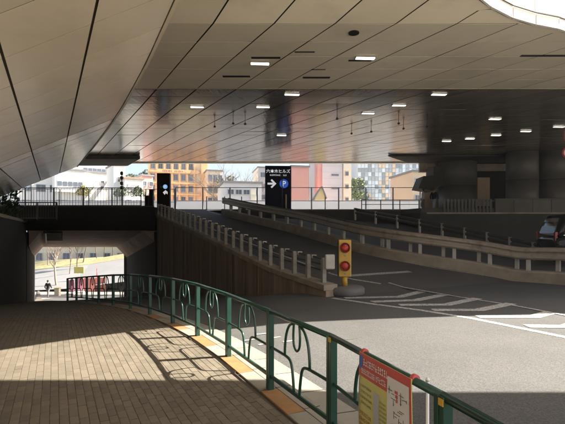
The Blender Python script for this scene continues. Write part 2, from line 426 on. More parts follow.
for L3 in ([(1.62, 11.12), (3.1, 11.3), (4.0, 12.3)], [(2.2, 10.5), (3.37, 10.75), (4.5, 11.75)], [(2.75, 10.05), (3.88, 10.08), (5.05, 11.05)],
           [(3.3, 9.4), (4.32, 9.39), (5.5, 10.25)], [(3.95, 8.66), (5.12, 8.66), (5.72, 9.12)], [(4.45, 7.8), (5.16, 7.75), (6.05, 8.4)], [(4.9, 6.9), (5.6, 6.85), (6.3, 7.5)]):
    stripe(L3, .27, lambda x, y: -.112 + .155 * max(0, sp(x, y)[0] - 9.3), 'chevron_stripe', road)
zramp = lambda x, y: ramp_z(sp(x, y)[0]) + .012
stripe([(-7.0, 27.2), (-3.0, 21.2), (.96, 14.96), (1.64, 13.89), (2.2, 13.4), (3.02, 13.1)], .12, zramp, 'lane_line', rampo)
stripe([(2.1, 13.82), (4.55, 15.2)], .22, zramp, 'stop_line', rampo)
stripe([xy(s, p_med(s) - .25) for s in [10 + .8 * i for i in range(26)]], .10, zramp, 'edge_line', rampo)
for (x, y) in ((-.35, 7.2), (-.12, 6.95), (.1, 6.72), (-.52, 6.8), (-.28, 6.55)):
    b = MB(); b.box((x, y, -.114), (.20, .05, .001), rz=.5); b.build('worn_marking', MAT['paint'], road)
b = MB(); b.lathe([(.33, -.125), (.33, -.1165), (.30, -.116)], (1.0, 7.15, 0), 28); b.build('manhole_cover', MAT['asphalt'], road)

# lower road behind the median
TOP = Vector((5.1, 30.0)); EV = (Vector((11.6, 20.0)) - TOP).normalized()
def back_z(x, y): return max(.12, 2.45 - .185 * max(0, (Vector((x, y)) - TOP).dot(EV)))
MED = [(24, 10.2), (20, 10.3), (16, 10.8), (12.2, 12.1), (10.0, 13.4), (8.7, 14.75), (7.4, 15.85), (6.05, 16.6), (4.9, 17.2), (3.95, 18.0), (3.2, 19.0), (1.43, 22.3), (-.14, 24.5), (-2.03, 26.8), (-4.0, 29.8)]
def catmull(P, n):
    P = [Vector(q) for q in P]; out = []
    for i in range(len(P) - 1):
        a, b_, c, d = P[max(i - 1, 0)], P[i], P[i + 1], P[min(i + 2, len(P) - 1)]
        for k in range(n):
            t = k / n; out.append(.5 * ((2 * b_) + (c - a) * t + (2 * a - 5 * b_ + 4 * c - d) * t * t + (3 * b_ - a - 3 * c + d) * t ** 3))
    return out + [P[-1]]
MC = catmull(MED, 6)
def med_z(v): return ramp_z(sp(v.x, v.y)[0])
def med_x(y):
    t = sorted((q.y, q.x) for q in MC); return interp(t, y)
b = MB(); rws = []
for k in range(54):
    y = 10.4 + (30.95 - 10.4) * k / 53; x0 = med_x(y) + .15
    rws.append([(lerp(x0, 46, (q / 22) ** 1.3), y, back_z(lerp(x0, 46, (q / 22) ** 1.3), y)) for q in range(23)])
b.sheet(rws); tag(b.build('lower_road', MAT['ramp']), kind='structure')

# upper road deck
w31 = xy(31, p_wall(31)); m31 = xy(31, p_med(31))
b = MB(); b.prism([(-60, 26.3), (-7.9, 26.3), w31, m31, (-3.6, 31.0), (8.6, 31.0), (9.4, 28.9), (60, 28.9), (60, 36.6), (-60, 36.6)], DECK_Z - .35, DECK_Z)
deck = tag(b.build('upper_road', MAT['ramp']), kind='structure')

# ------------------------------------------------------------------ road bridge with the tunnel under it
br = thing('road_bridge', (-11.7, 26.0, -2.4), 'black concrete road bridge over the footway, with the tunnel opening below', 'bridge')
b = MB(); b.box((-33.85, 26.12, 2.40), (52.3, .55, 1.42)); b.build('girder', MAT['black_concrete'], br, bevel=.03)
def slab(mb, A, B, C, D, th):
    V = [Vector(q) for q in (A, B, C, D)]; mb.add(V + [q + Vector((0, 0, th)) for q in V], [(3, 2, 1, 0), (4, 5, 6, 7), (0, 1, 5, 4), (1, 2, 6, 5), (2, 3, 7, 6), (3, 0, 4, 7)])
def tx(x0, y): return x0 - .53 * (y - 26)
b = MB(); slab(b, (-15.8, 26.4, 1.68), (-7.6, 26.4, 1.68), (tx(-7.6, 36.6), 36.6, .31), (tx(-15.8, 36.6), 36.6, .31), 1.1); b.build('soffit', MAT['pinkish'], br)
for (xa, xb) in ((-8.62, -7.7), (-14.9, -15.7)):
    b = MB()
    A = [(xa, 26.42, 1.69), (xb, 26.42, 1.69), (xb, 26.42, .75), (tx(xa, 36.58), 36.58, .32), (tx(xb, 36.58), 36.58, .32), (tx(xb, 36.58), 36.58, -.62)]
    b.add(A, [(0, 1, 2), (5, 4, 3), (0, 3, 4, 1), (1, 4, 5, 2), (2, 5, 3, 0)]); b.build('haunch', MAT['pinkish'], br)
for (x0, x1) in ((-7.75, -7.15), (-16.3, -15.6)):
    b = MB(); b.prism([(x0, 26.05), (x1, 26.05), (tx(x1, 36.6), 36.6), (tx(x0, 36.6), 36.6)], -6.5, 1.6)
    b.build('tunnel_wall', MAT['black_concrete'], br)
b = MB(); b.box((-38.2, 26.5, -2.2), (44, .8, 7.7)); b.build('abutment', MAT['black_concrete'], br)
gr = MB(); fx = -14.0
for k in range(8): yy = 27.0 + .55 * k; gr.box((tx(-14.0, yy), yy, 1.60 - .1343 * (yy - 26.4)), (1.0, .22, .04))
gri = gr.build('grille', MAT['grille'], br)
b = MB(); b.bar((-14.75, 26.6, 1.56), (tx(-14.55, 34), 34, .56), .10, .10); b.build('pipe', MAT['rail_black'], br)
b = MB(); zs = lambda y: 1.64 - .1343 * (y - 26.4); slab(b, (-14.9, 26.6, zs(26.6)), (-13.7, 26.6, zs(26.6)), (tx(-13.3, 31.5), 31.5, zs(31.5)), (tx(-14.5, 31.5), 31.5, zs(31.5)), .03); b.build('grille_recess', MAT['joint'], br)
# light concrete wall face beyond the tunnel, right
b = MB(); b.prism([(-13.6, 36.62), (60, 36.62), (60, 37.0), (-13.6, 37.0)], -6, 3.0); b.build('end_wall', MAT['concrete'], br)

# left retaining wall beside the footway
lw = thing('retaining_wall', (left_x(14), 14, -1), 'dark retaining wall along the left side of the sloping footway', 'wall')
b = MB(); b.sweep([(left_x(y), y, 0) for y in (2, 8, 10, 12, 19, 26)], [(-.4, -4), (0, -4), (0, 2.15), (-.4, 2.15)]); b.build('wall_face', MAT['black_concrete'], lw)
b = MB(); b.sweep([(left_x(y), y, 0) for y in (2, 8, 10, 12, 19, 26)], [(-.5, 2.15), (.06, 2.15), (.06, 2.3), (-.5, 2.3)]); b.build('coping', MAT['coping'], lw, bevel=.02)

# ------------------------------------------------------------------ brown wall beside the ramp
def wz(s): return interp([(9.2, .02), (12.3, .28), (14.5, .62), (20.2, 1.55), (27.2, 2.55), (31, 3.15)], s)
bw = thing('retaining_wall', (-3.3, 19, -1), 'brown stained board marked concrete wall rising beside the ramp', 'wall')
ss = [9.42 + (27.3 - 9.42) * k / 24 for k in range(25)]
b = MB()
V = []
for s in ss:
    for o, z in ((-.16, -4.0), (.16, -4.0), (.16, wz(s)), (-.16, wz(s))): V.append((*xy(s, p_wall(s) + o), z))
F = [(i * 4 + j, i * 4 + (j + 1) % 4, i * 4 + 4 + (j + 1) % 4, i * 4 + 4 + j) for i in range(24) for j in range(4)] + [(3, 2, 1, 0), (96, 97, 98, 99)]
b.add(V, F); b.build('wall_face', MAT['brown_wall'], bw)
for k in range(24):
    b = MB(); V = []
    s0, s1 = ss[k] + .008, ss[k + 1] - .008
    for s in (s0, s1):
        for o, z in ((-.22, 0), (.22, 0), (.22, .16), (-.22, .16)): V.append((*xy(s, p_wall(s) + o), wz(s) + z))
    b.add(V, [(0, 1, 5, 4), (1, 2, 6, 5), (2, 3, 7, 6), (3, 0, 4, 7), (3, 2, 1, 0), (4, 5, 6, 7)]); b.build('coping_stone', MAT['coping'], bw, bevel=.015)
# pilaster marks on the wall face (vertical board joints)
for k in range(1, 16):
    s = 9.9 + 1.12 * k
    b = MB(); x, y = xy(s, p_wall(s) - .165); b.box((x, y, (wz(s) - 4) / 2 - .03), (.03, .02, wz(s) + 4), rz=dang - math.pi / 2 + .05); b.build('board_joint', MAT['brown_wall'], bw)

gd = thing('guard_rail', (1.2, 11.5, .1), 'pale concrete post guard rail on top of the brown ramp wall', 'guard rail')
pm = MB(); pm.box((0, 0, .31), (.10, .12, .66)); pm.box((0, 0, .655), (.075, .095, .05)); pmesh_g = pm.mesh('post', MAT['guard_post'])
cm = MB(); cm.box((0, 0, 0), (.12, .16, .10)); cmesh = cm.mesh('rail_clamp', MAT['galv'])
gs = []
s = 9.75
while s < 27.2:
    gs.append(s); x, y = xy(s, p_wall(s)); z = wz(s) + .15
    po = inst(pmesh_g, 'post', gd, (x, y, z), dang)
    x2, y2 = xy(s, p_wall(s) + .17)
    inst(cmesh, 'rail_clamp', gd, (x2, y2, z + .62), dang)
    s += .745
for hz, r in ((.30, .028), (.46, .028), (.62, .035)):
    b = MB(); b.tube([(*xy(s, p_wall(s) + .15), wz(s) + .15 + hz) for s in gs], r, 8); b.build('rail', MAT['galv_dark'], gd)
# end plate
b = MB(); b.box((1.27, 11.45, .80), (.26, .10, .40), rz=.15); b.build('end_plate', MAT['post_grey'], gd, bevel=.03)

# ------------------------------------------------------------------ median barrier with double beams
md = thing('median_barrier', (6.05, 16.6, .2), 'brown grey double beam crash barrier on the raised kerb curving up the ramp', 'crash barrier')
path = [(q.x, q.y, med_z(q)) for q in MC]
b = MB(); b.sweep(path, [(-.30, -.6), (.30, -.6), (.30, .34), (.24, .40), (-.24, .40), (-.30, .34)]); b.build('kerb_base', MAT['coping'], md)
def wave(o, sg):                                       # W beam outline at side offset o
    pr = [(0, .78), (.05, .84), (.05, .91), (.005, .97), (.005, 1.01), (.05, 1.07), (.05, 1.14), (0, 1.20)]
    return [(o + sg * a, z) for a, z in pr] + [(o + sg * (a - .02), z) for a, z in reversed(pr)]
for o, sg in ((-.20, -1), (.20, 1)):
    b = MB(); b.sweep(path, wave(o, sg)); b.build('beam', MAT['galv'], md)
b = MB(); b.sweep(path, [(-.19, 1.12), (.19, 1.12), (.19, 1.15), (-.19, 1.15)]); b.build('beam_bracket', MAT['galv_dark'], md)
pmm = MB(); pmm.box((0, 0, .5), (.12, .12, 1.2)); pmed = pmm.mesh('post', MAT['post_grey'])
acc = [0]
for a, c in zip(MC, MC[1:]): acc.append(acc[-1] + (c - a).length)
def along(d):
    for i in range(len(acc) - 1):
        if acc[i + 1] >= d:
            t = (d - acc[i]) / (acc[i + 1] - acc[i]); q = MC[i].lerp(MC[i + 1], t); e = (MC[i + 1] - MC[i]).normalized(); return q, e
    return MC[-1], (MC[-1] - MC[-2]).normalized()
d = .4
while d < acc[-1]:
    for o, dd in ((-.13, 0), (.13, .42)):
        q, e = along(min(acc[-1] - .05, d + dd)); n = Vector((e.y, -e.x)); w = q + n * o
        inst(pmed, 'post', md, (w.x, w.y, med_z(q)), math.atan2(e.y, e.x))
    d += 1.25

# second barrier, dropping to the lower road
rb = thing('crash_barrier', (8.3, 25, 1), 'dark beam crash barrier sloping down behind the median, left of the van', 'crash barrier')
pth = []
for k in range(20):
    t = k / 19; q = TOP.lerp(Vector((12.6, 18.6)), t) + Vector((1.2 * math.sin(t * 3.14), 0)); pth.append((q.x, q.y, back_z(q.x, q.y)))
for z0 in (.42, .66):
    b = MB(); b.sweep(pth, [(-.04, z0), (.04, z0), (.06, z0 + .09), (.04, z0 + .18), (-.04, z0 + .18)]); b.build('beam', MAT['galv_dark'], rb)
for k in range(0, 20, 2):
    inst(pmed, 'post', rb, (pth[k][0], pth[k][1], pth[k][2] - .25), .5)
# low guard on the deck edge in front of the far railing
# ------------------------------------------------------------------ the dark wall and ribbed parapet on the right
dw = thing('retaining_wall', (20, 31, 0), 'dark retaining wall below the parapet behind the lower road', 'wall')
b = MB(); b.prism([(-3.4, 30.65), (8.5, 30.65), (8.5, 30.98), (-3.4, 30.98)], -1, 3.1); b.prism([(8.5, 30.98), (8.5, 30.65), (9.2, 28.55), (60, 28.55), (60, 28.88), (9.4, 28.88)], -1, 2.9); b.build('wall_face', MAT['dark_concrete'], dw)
b = MB(); b.box((25.6, 28.5, 2.86), (32, .12, .10)); b.build('ledge', MAT['concrete'], dw)
pp = thing('parapet', (20, 28.7, 2.9), 'pale concrete parapet panels above the dark wall at the right', 'parapet')
x = 14.3
while x < 40:
    b = MB(); b.tint = rd.random(); b.box((x + .62, 28.72, 3.34), (1.23, .14, .86)); b.build('panel', MAT['dark_parapet'], pp, bevel=.015); x += 1.25
b = MB(); b.box((27.1, 28.72, 3.81), (25.6, .24, .08)); b.build('coping', MAT['dark_parapet'], pp, bevel=.02)
sf = thing('slatted_fence', (12.5, 28.7, 2.9), 'grey fence of upright slats beside the large round pillar', 'fence')
sm_ = MB(); sm_.box((0, 0, .45), (.13, .05, .9)); slm = sm_.mesh('slat', MAT['dark_parapet'])
x = 10.9
while x < 14.25: inst(slm, 'slat', sf, (x, 28.74, 2.92), rd.uniform(-.05, .05)); x += .24
for z in (3.05, 3.70):
    b = MB(); b.box((12.6, 28.80, z), (3.5, .05, .07)); b.build('rail', MAT['galv_dark'], sf)

# ------------------------------------------------------------------ round pillars under the viaduct
def zc(y):
    if y < 9.03: return 6 + .10 * (9.03 - y)
    if y < 13.76: return 6 + .0445 * (y - 9.03)
    return 6.21 + .06 * (y - 13.76)
for (x, y, r, lab) in ((14.0, 34.2, 1.45, 'thick round concrete pillar nearest to the bright opening'),
                       (16.85, 30.05, 1.02, 'middle of the three round concrete pillars at the right'),
                       (19.1, 30.0, 1.08, 'rightmost round concrete pillar, beside the red rimmed sign')):
    t = thing('pillar', (x, y, DECK_Z), lab, 'pillar', 'round pillars under the viaduct')
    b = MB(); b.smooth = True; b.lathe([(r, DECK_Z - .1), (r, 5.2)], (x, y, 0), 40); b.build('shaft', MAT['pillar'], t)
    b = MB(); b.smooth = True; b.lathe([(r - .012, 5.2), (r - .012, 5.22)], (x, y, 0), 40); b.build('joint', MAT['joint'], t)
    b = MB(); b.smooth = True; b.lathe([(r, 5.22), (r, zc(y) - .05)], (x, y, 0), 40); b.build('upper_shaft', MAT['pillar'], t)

# ------------------------------------------------------------------ viaduct: panelled soffit, fascia, crossbeams, lights
ARC = [(-40, 5.4), (1.1, 5.4), (1.7, 6.0), (2.3, 6.7), (2.99, 7.55), (3.99, 8.42), (4.98, 8.98), (6.03, 9.3), (6.6, 9.65), (7.9, 10.08), (10.66, 10.5), (12.9, 10.85), (18, 11.5), (30, 12), (46, 13)]
def arc(x): return (interp(ARC, x - .25) + interp(ARC, x) + interp(ARC, x + .25)) / 3
va = thing('viaduct', (0, 20, 6), 'elevated expressway with cream panelled soffit and curved white edge over the road', 'viaduct')
SH = -.543
rowY = [5.45, 6.35, 7.25, 8.13, 9.03] + [9.03 + .946 * k for k in range(1, 6)]
rowF = [13.76 + .99 * k for k in range(24)]
tr = random.Random(17)
def col_x(i, y): return -1.47 + 1.29 * i + SH * (y - 9.03)
def panel_geo(mb, i, y0, y1, gap, th=.005, tilt=.0016):
    n = 4; vs = []; ok = False; ta = tr.gauss(0, tilt); tb = tr.gauss(0, tilt)
    for yy in (y0 + gap, (y0 + y1) / 2, y1 - gap):
        for k in range(n + 1):
            x = lerp(col_x(i, yy) + gap * 2.2, col_x(i + 1, yy) - gap * 2.2, k / n); Y = max(yy, arc(x) + .02)
            if Y == yy: ok = True
            vs.append((x, Y, zc(Y) + ta * (k / n - .5) + tb * (yy - (y0 + y1) / 2) + abs(ta) / 2 + abs(tb) / 2))
    if not ok: return False
    m_ = n + 1; nb = len(vs)
    vs += [(x, y, z + th) for x, y, z in vs]
    fs = []
    for r_ in range(2):
        for k in range(n): a = r_ * m_ + k; fs.append((a, a + m_, a + m_ + 1, a + 1))
    rim = list(range(m_)) + [m_ * 2 - 1] + list(range(3 * m_ - 1, 2 * m_ - 1, -1)) + [m_]
    for a, c in zip(rim, rim[1:] + rim[:1]): fs.append((a, c, c + nb, a + nb))
    mb.add(vs, fs); return True
rest = MB(); cnt = 0
for a, c in zip(rowY, rowY[1:]):
    for i in range(-22, 36):
        x, y = col_x(i + .5, (a + c) / 2), (a + c) / 2
        u, v = 282.5 + 427 * x / y, 232 - 427 * (zc(y) - 1.6) / y
        t = rd.random(); tgt = None
        if -40 < u < 625 and v > -35 and cnt < 290:
            b = MB(); b.tint = t
            if panel_geo(b, i, a, c, .009): b.build('soffit_panel', MAT['panel'], va); cnt += 1
        else: rest.tint = t; panel_geo(rest, i, a, c, .007)
tag(rest.build('outer_soffit_panels', MAT['panel'], va), kind='stuff')
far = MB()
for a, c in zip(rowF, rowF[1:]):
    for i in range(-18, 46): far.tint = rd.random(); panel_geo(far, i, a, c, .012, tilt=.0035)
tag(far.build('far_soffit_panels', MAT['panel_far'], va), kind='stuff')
# dark slab behind the panels
xs = [-40, -20, -5, 0] + [.2 + .4 * k for k in range(32)] + [14, 18, 24, 34, 46]
yk = [5.45, 6.5, 7.5, 8.3, 9.03, 10, 11, 12, 13.76, 18, 25, 36.6]
b = MB(); lo, hi = [], []
for yy in yk:
    lo.append([(x, max(yy, arc(x) + .03), zc(max(yy, arc(x) + .03)) + .035) for x in xs]); hi.append([(x, max(yy, arc(x) + .03), zc(max(yy, arc(x) + .03)) + .9) for x in xs])
b.sheet([list(reversed(r)) for r in lo]); b.sheet(hi); b.sheet([lo[0], hi[0]]); b.sheet([hi[-1], lo[-1]])
b.build('deck_slab', MAT['joint'], va)
# end drip edge at the far side
b = MB(); b.box((3, 36.75, zc(36.7) + .35), (86, .3, .9)); b.build('far_edge_beam', MAT['white_panel'], va, bevel=.03)
# step line where the soffit changes slope
b = MB(); b.box((3, 13.76, zc(13.76) + .004), (80, .05, .03)); b.build('joint_strip', MAT['galv'], va)
# curved white edge: fascia below, parapet above
px = [.4 + .62 * k for k in range(30)]
for x0, x1 in zip(px, px[1:]):
    for nm, z0, z1, oy, th in (('fascia_panel', -.015, .22, -.07, .06), ('parapet_panel', .225, 2.3, -.035, .06)):
        b = MB(); b.tint = rd.random()
        a0, a1 = x0 + .009, x1 - .009; V = []
        for xx in (a0, a1):
            Y = arc(xx) + oy; zb = zc(arc(xx))
            V += [(xx, Y, zb + z0), (xx, Y, zb + z1), (xx, Y + th, zb + z1), (xx, Y + th, zb + z0)]
        b.add(V, [(0, 1, 5, 4), (1, 2, 6, 5), (2, 3, 7, 6), (3, 0, 4, 7), (0, 3, 2, 1), (4, 5, 6, 7)]); b.build(nm, MAT['white_panel'], va)
for nm, z0, z1, oy in (('outer_fascia', -.015, .22, -.07), ('outer_parapet', .225, 2.3, -.035)):
    b = MB(); b.sweep([(x, arc(x) + oy, zc(arc(x))) for x in (px[-1] + .01, 20, 24, 30, 38, 46)], [(0, z0), (-.06, z0), (-.06, z1), (0, z1)]); b.build(nm, MAT['white_panel'], va)
b = MB(); b.sweep([(x, arc(x) - .075, zc(arc(x)) + .215) for x in px], [(.0, 0), (.03, 0), (.03, .022), (.0, .022)]); b.build('edge_strip', MAT['galv_dark'], va)
# dark crossbeams hanging under the far end
for poly, z0 in (([(-40, 31.5), (-10.5, 31.5), (-12.6, 34.8), (-40, 34.8)], 6.98), ([(10.05, 34.2), (7.7, 31.2), (46, 31.2), (46, 34.2)], 7.12)):
    b = MB(); b.prism(poly, z0, lambda x, y: zc(y) - .01); b.build('crossbeam', MAT['dark_concrete'], va, bevel=.03)
# vents and recessed slots
for (x, y, w, h) in ((-.43, 11.0, .75, .10), (2.03, 11.2, .6, .08), (6.85, 10.85, 1.6, .10), (-1.35, 12.5, .8, .12), (1.0, 12.6, .8, .12), (.55, 10.6, .5, .05), (1.0, 11.9, .4, .04)):
    b = MB(); b.box((x, y, zc(y) - .004), (w, h, .012)); b.build('vent', MAT['vent'], va)
b = MB(); b.lathe([(.12, -.02), (.12, .0)], (1.58, 9.46, zc(9.46) - .004), 20); b.build('vent', MAT['vent'], va)

for (x, y, lab) in ((-3.0, 18.9, 'pendant sensor under the soffit, leftmost of the hanging ones'), (-2.1, 18.2, 'pendant sensor second from left under the soffit'), (-1.6, 18.3, 'pendant sensor third from left under the soffit'),
                    (2.2, 17.2, 'pendant sensor left of the lamp above the pale tower'), (3.35, 20.7, 'pendant sensor above the pale tower, farther back'), (4.2, 20.2, 'pendant sensor right of the pale tower'),
                    (4.95, 18.2, 'pendant sensor under the lamp by the curved edge'), (5.5, 19.4, 'pendant sensor above the glass facade'), (6.4, 18.9, 'rightmost pendant sensor under the soffit')):
    z = zc(y); t = thing('pendant_sensor', (x, y, z), lab, 'sensor', 'pendant sensors under the viaduct')
    b = MB(); b.tube([(x, y, z + .02), (x, y, z - .22)], .012, 6); b.build('rod', MAT['rail_black'], t)
    b = MB(); b.smooth = True; b.lathe([(.02, .0), (.055, -.03), (.05, -.08), (.015, -.10)], (x, y, z - .2), 10); b.build('head', MAT['rail_black'], t)

# second deck, over the viewer (its edge throws the near shadow)
nd = thing('viaduct', (5, 3, 6.4), 'neighbouring expressway deck overhead that shades the near paving', 'viaduct')
b = MB(); b.prism([(-40, 1.2), (46, 1.2), (46, 6.2), (-40, 6.2)], 6.38, 7.4); b.build('deck_slab', MAT['panel'], nd)

# sloping panelled soffit at the upper left
ls = thing('sloping_soffit', (-4, 8, 3.5), 'cream metal panelled soffit sloping down to the left above the footway', 'soffit')
def lx(y): return 1.346 + SH * y
def lz(x, y): return 3.444 + .2563 * y + .39 * x
BUL = [(-6, 0), (4.2, 0), (7, .22), (10, .34), (12, .34), (16, .24), (22.1, 0)]
def lquad(mb, c0, c1, y0, y1, gx, gy, th=.006):
    P = []
    for (c, yy) in ((c0 + gx, y0 + gy), (c1 - gx, y0 + gy), (c1 - gx, y1 - gy), (c0 + gx, y1 - gy)):
        if c == gx: c -= interp(BUL, yy)
        x = lx(yy) - c; P.append((x, yy, lz(x, yy)))
    mb.add(P + [(x, y, z + th) for x, y, z in P], [(0, 1, 2, 3), (7, 6, 5, 4), (0, 4, 5, 1), (1, 5, 6, 2), (2, 6, 7, 3), (3, 7, 4, 0)])
LY = [-6 + .96 * k for k in range(30)]; LY = [y for y in LY if y < 21.6] + [22.0]
LC = [0, .90, 1.85, 2.8, 3.75, 4.7, 5.65, 6.6]
for y0, y1 in zip(LY, LY[1:]):
    for c0, c1 in zip(LC, LC[1:]):
        b = MB(); b.tint = rd.random(); hit = abs(y0 - 11.28) < .5; wide = .05 if hit else .009; far_ = y0 > 10.9
        lquad(b, c0, c1, y0, y1, .016, wide); b.build('soffit_panel', MAT['panel_left_far' if far_ else 'panel_left'], ls)
yl = [-6, 0, 4.2, 5.5, 7, 8.5, 10, 11, 12, 14, 16, 19, 22]
b = MB(); V = []
for y in yl:
    for c, dz in ((-interp(BUL, y), .03), (6.6, .03), (6.6, .7), (-interp(BUL, y), .7)): x = lx(y) - c; V.append((x, y, lz(x, y) + dz if dz < .1 else lz(lx(y), y) + dz))
n_ = len(yl); F = [(i * 4 + j, i * 4 + 4 + j, i * 4 + 4 + (j + 1) % 4, i * 4 + (j + 1) % 4) for i in range(n_ - 1) for j in range(4)] + [(0, 1, 2, 3), tuple(4 * n_ - 1 - k for k in range(4))]
b.add(V, F); b.build('soffit_slab', MAT['joint_brown'], ls)
b = MB(); V = []
for y in yl[:-1] + [22.03]:
    e = interp(BUL, y)
    for c, z in ((-.05 - e, -.012), (-e, -.012), (-e, .75), (-.05 - e, .75)): x = lx(y) - c; V.append((x, y, lz(lx(y) + e, y) + z))
b.add(V, F); b.build('edge_trim', MAT['panel_left'], ls)

# ceiling lights
lm = [(-.6, 11.38), (2.13, 10.98), (.32, 14.38), (-.74, 16.2), (-3.24, 16.2), (-.05, 22.64), (3.47, 17.3), (5.27, 14.38), (4.35, 15.94), (9.17, 18.43), (11.32, 22.64), (10.45, 23.81), (12.22, 21.44), (13.1, 20.23), (9.5, 24.72)]
where = ['small lit ceiling lamp beside the upper left dark vent', 'small lit ceiling lamp beside the dark vent near the middle', 'lit ceiling lamp just past the soffit step, above the navy sign',
         'lit ceiling lamp left of the mirrored dark streak', 'leftmost lit ceiling lamp, near the sloping soffit', 'farthest lit ceiling lamp over the navy sign', 'lit ceiling lamp above the pale tower',
         'lit ceiling lamp nearest to the curved white edge', 'lit ceiling lamp just left of the one by the curved edge', 'lit ceiling lamp in the dark, above the pillar gap', 'lit ceiling lamp above the middle pillar',
         'lit ceiling lamp above the thick round pillar', 'lit ceiling lamp second from the right edge', 'lit ceiling lamp at the far right edge', 'dim ceiling lamp left of the one above the thick pillar']
for (x, y), lab in zip(lm, where):
    z = zc(y); t = thing('ceiling_light', (x, y, z - .06), lab, 'ceiling light', 'lit lamps under the viaduct')
    rz = .05
    b = MB(); b.box((x, y, z - .012), (.54, .20, .02), rz=rz); b.build('housing', MAT['galv'], t, bevel=.008)
    b = MB(); b.box((x, y, z - .027), (.48, .13, .010), rz=rz); b.build('diffuser', MAT['lamp'], t)

# ------------------------------------------------------------------ green guard fence along the kerb
gf = thing('guard_fence', (-.127, 4.35, 0), 'dark green steel guard fence with arched leaf motifs between footway and road', 'fence')
def fpt(i, t, h):
    a, c = FP[i], FP[i + 1]; x, y = lerp(a[0], c[0], t), lerp(a[1], c[1], t)
    return (x, y, lerp(g(sp(*a)[0]), g(sp(*c)[0]), t) + h * .927)
def curve2(P, n=5):
    return [tuple(q) for q in catmull([Vector(p) for p in P], n)]
for i, (x, y) in enumerate(FP):
    z = g(sp(x, y)[0]); a = Vector(FP[max(i - 1, 0)]); c = Vector(FP[min(i + 1, len(FP) - 1)]); rz = math.atan2((c - a).y, (c - a).x)
    e = Vector((math.cos(rz), math.sin(rz)))
    b = MB()
    for sgn in (-1, 1):
        b.box((x + e.x * .021 * sgn, y + e.y * .021 * sgn, z + .40), (.034, .058, .80), rz=rz)
    b.box((x, y, z + .10), (.02, .04, .2), rz=rz); b.box((x, y, z + .70), (.02, .04, .16), rz=rz)
    po = b.build('post', MAT['green'], gf, bevel=.004)
    if i in (2, 3): 
        n = Vector((-e.y, e.x)); b = MB(); b.box((x + n.x * .030 - e.x * .02, y + n.y * .030 - e.y * .02, z + .775), (.034, .006, .035), rz=rz); b.build('reflector', MAT['yellow'], po)
for i in range(len(FP) - 1):
    b = MB(); b.tube([fpt(i, 0, .855), fpt(i, 1, .855)], .024, 10); b.build('top_rail', MAT['green'], gf)
    b = MB(); b.bar(fpt(i, .03, .15), fpt(i, .97, .15), .026, .034); b.build('bottom_rail', MAT['green'], gf, bevel=.004)
    for mir in (0, 1):
        T = lambda t: 1 - t if mir else t
        c2 = [fpt(i, T(t), h) for t, h in curve2([(.03, .47), (.20, .47), (.34, .465), (.405, .43), (.435, .32), (.455, .16)], 4)]
        b = MB(); b.tube(c2, .0135, 8); b.build('middle_rail', MAT['green'], gf)
        c3 = [fpt(i, T(t), h) for t, h in curve2([(.295, .48), (.30, .58), (.325, .70), (.375, .79), (.44, .825)], 4)]
        b = MB(); b.tube(c3, .0125, 8); b.build('arch', MAT['green'], gf)
    c4 = [fpt(i, t, h) for t, h in curve2([(.455, .83), (.445, .72), (.455, .62), (.50, .575), (.545, .62), (.555, .72), (.545, .83)], 4)]
    b = MB(); b.tube(c4, .011, 8); b.build('leaf_loop', MAT['green'], gf)

# ------------------------------------------------------------------ poster tied to the fence
pA = Vector(fpt(2, .61, 0)); pB = Vector(fpt(2, .165, 0)); pd = (pB - pA).normalized(); pn = Vector((pd.y, -pd.x, 0))
if pn.x > 0: pn = -pn
PWD, PHT = (pB - pA).length, .79
po = thing('poster', pA.lerp(pB, .5), 'red and yellow notice poster with a map, tied to the green fence', 'poster')
def PP(a, c, o=0.0):
    bow = .018 * math.sin(a * math.pi) * c + .012 * math.sin(c * 5 + a * 3) * c
    return pA + pd * (a * PWD - .02 * c * (1 - a)) + Vector((0, 0, .812 - c * PHT)) + pn * (.030 + bow + o)
def psheet(name, a0, a1, c0, c1, m_, o, n=8, parent=po):
    b = MB(); b.smooth = True; b.sheet([[PP(lerp(a0, a1, i / n), lerp(c0, c1, j / n), o) for i in range(n + 1)] for j in range(n + 1)])
    return b.build(name, MAT[m_], parent)
sh = psheet('sheet', 0, 1, 0, 1, 'p_yellow', 0, 14)
sh.modifiers.new('thick', 'SOLIDIFY').thickness = .002
psheet('header', 0, .985, .0, .19, 'p_red', .004)
psheet('map', .60, .965, .065, .97, 'p_white', .0055)
psheet('border', .965, .995, .0, 1, 'p_red', .005)
psheet('emblem', .015, .085, .02, .13, 'p_blue', .006, 3)
psheet('grey_table', .34, .455, .25, .52, 'p_grey', .006, 3)
ink = MB(); ink_b = MB(); ink_w = MB(); ink_u = MB(); ink_r = MB()
def dash(mb, a0, a1, c, h, o=.008):
    mb.add([PP(a0, c, o), PP(a1, c, o), PP(a1, c + h, o), PP(a0, c + h, o)], [(0, 1, 2, 3)])
def textrow(mb, a0, a1, c, h, unit, fill=.72):
    a = a0
    while a < a1:
        w = unit * rd.uniform(.7, 1.1)
        if rd.random() < .85: dash(mb, a, a + w * fill * rd.uniform(.6, 1), c + h * rd.uniform(0, .15), h * .2)
        if rd.random() < .8: dash(mb, a, a + w * fill, c + h * rd.uniform(.35, .5), h * .18)
        if rd.random() < .85: dash(mb, a + w * .05, a + w * fill, c + h * .8, h * .2)
        k_ = rd.uniform(.05, .5); dash(mb, a + w * k_, a + w * (k_ + .16), c, h); a += w
textrow(ink_w, .11, .58, .035, .055, .05); textrow(ink_w, .07, .58, .115, .045, .032)
for k in range(4): textrow(ink, .06 + .02 * (k % 2), .30, .25 + .045 * k, .02, .02)
for k in range(6): textrow(ink, .47, .585, .29 + .032 * k, .016, .016)
for k in range(4): textrow(ink_b, .04, .29, .47 + .05 * k, .032, .03)
for k in range(7): textrow(ink, .33, .585, .57 + .045 * k, .016, .018)
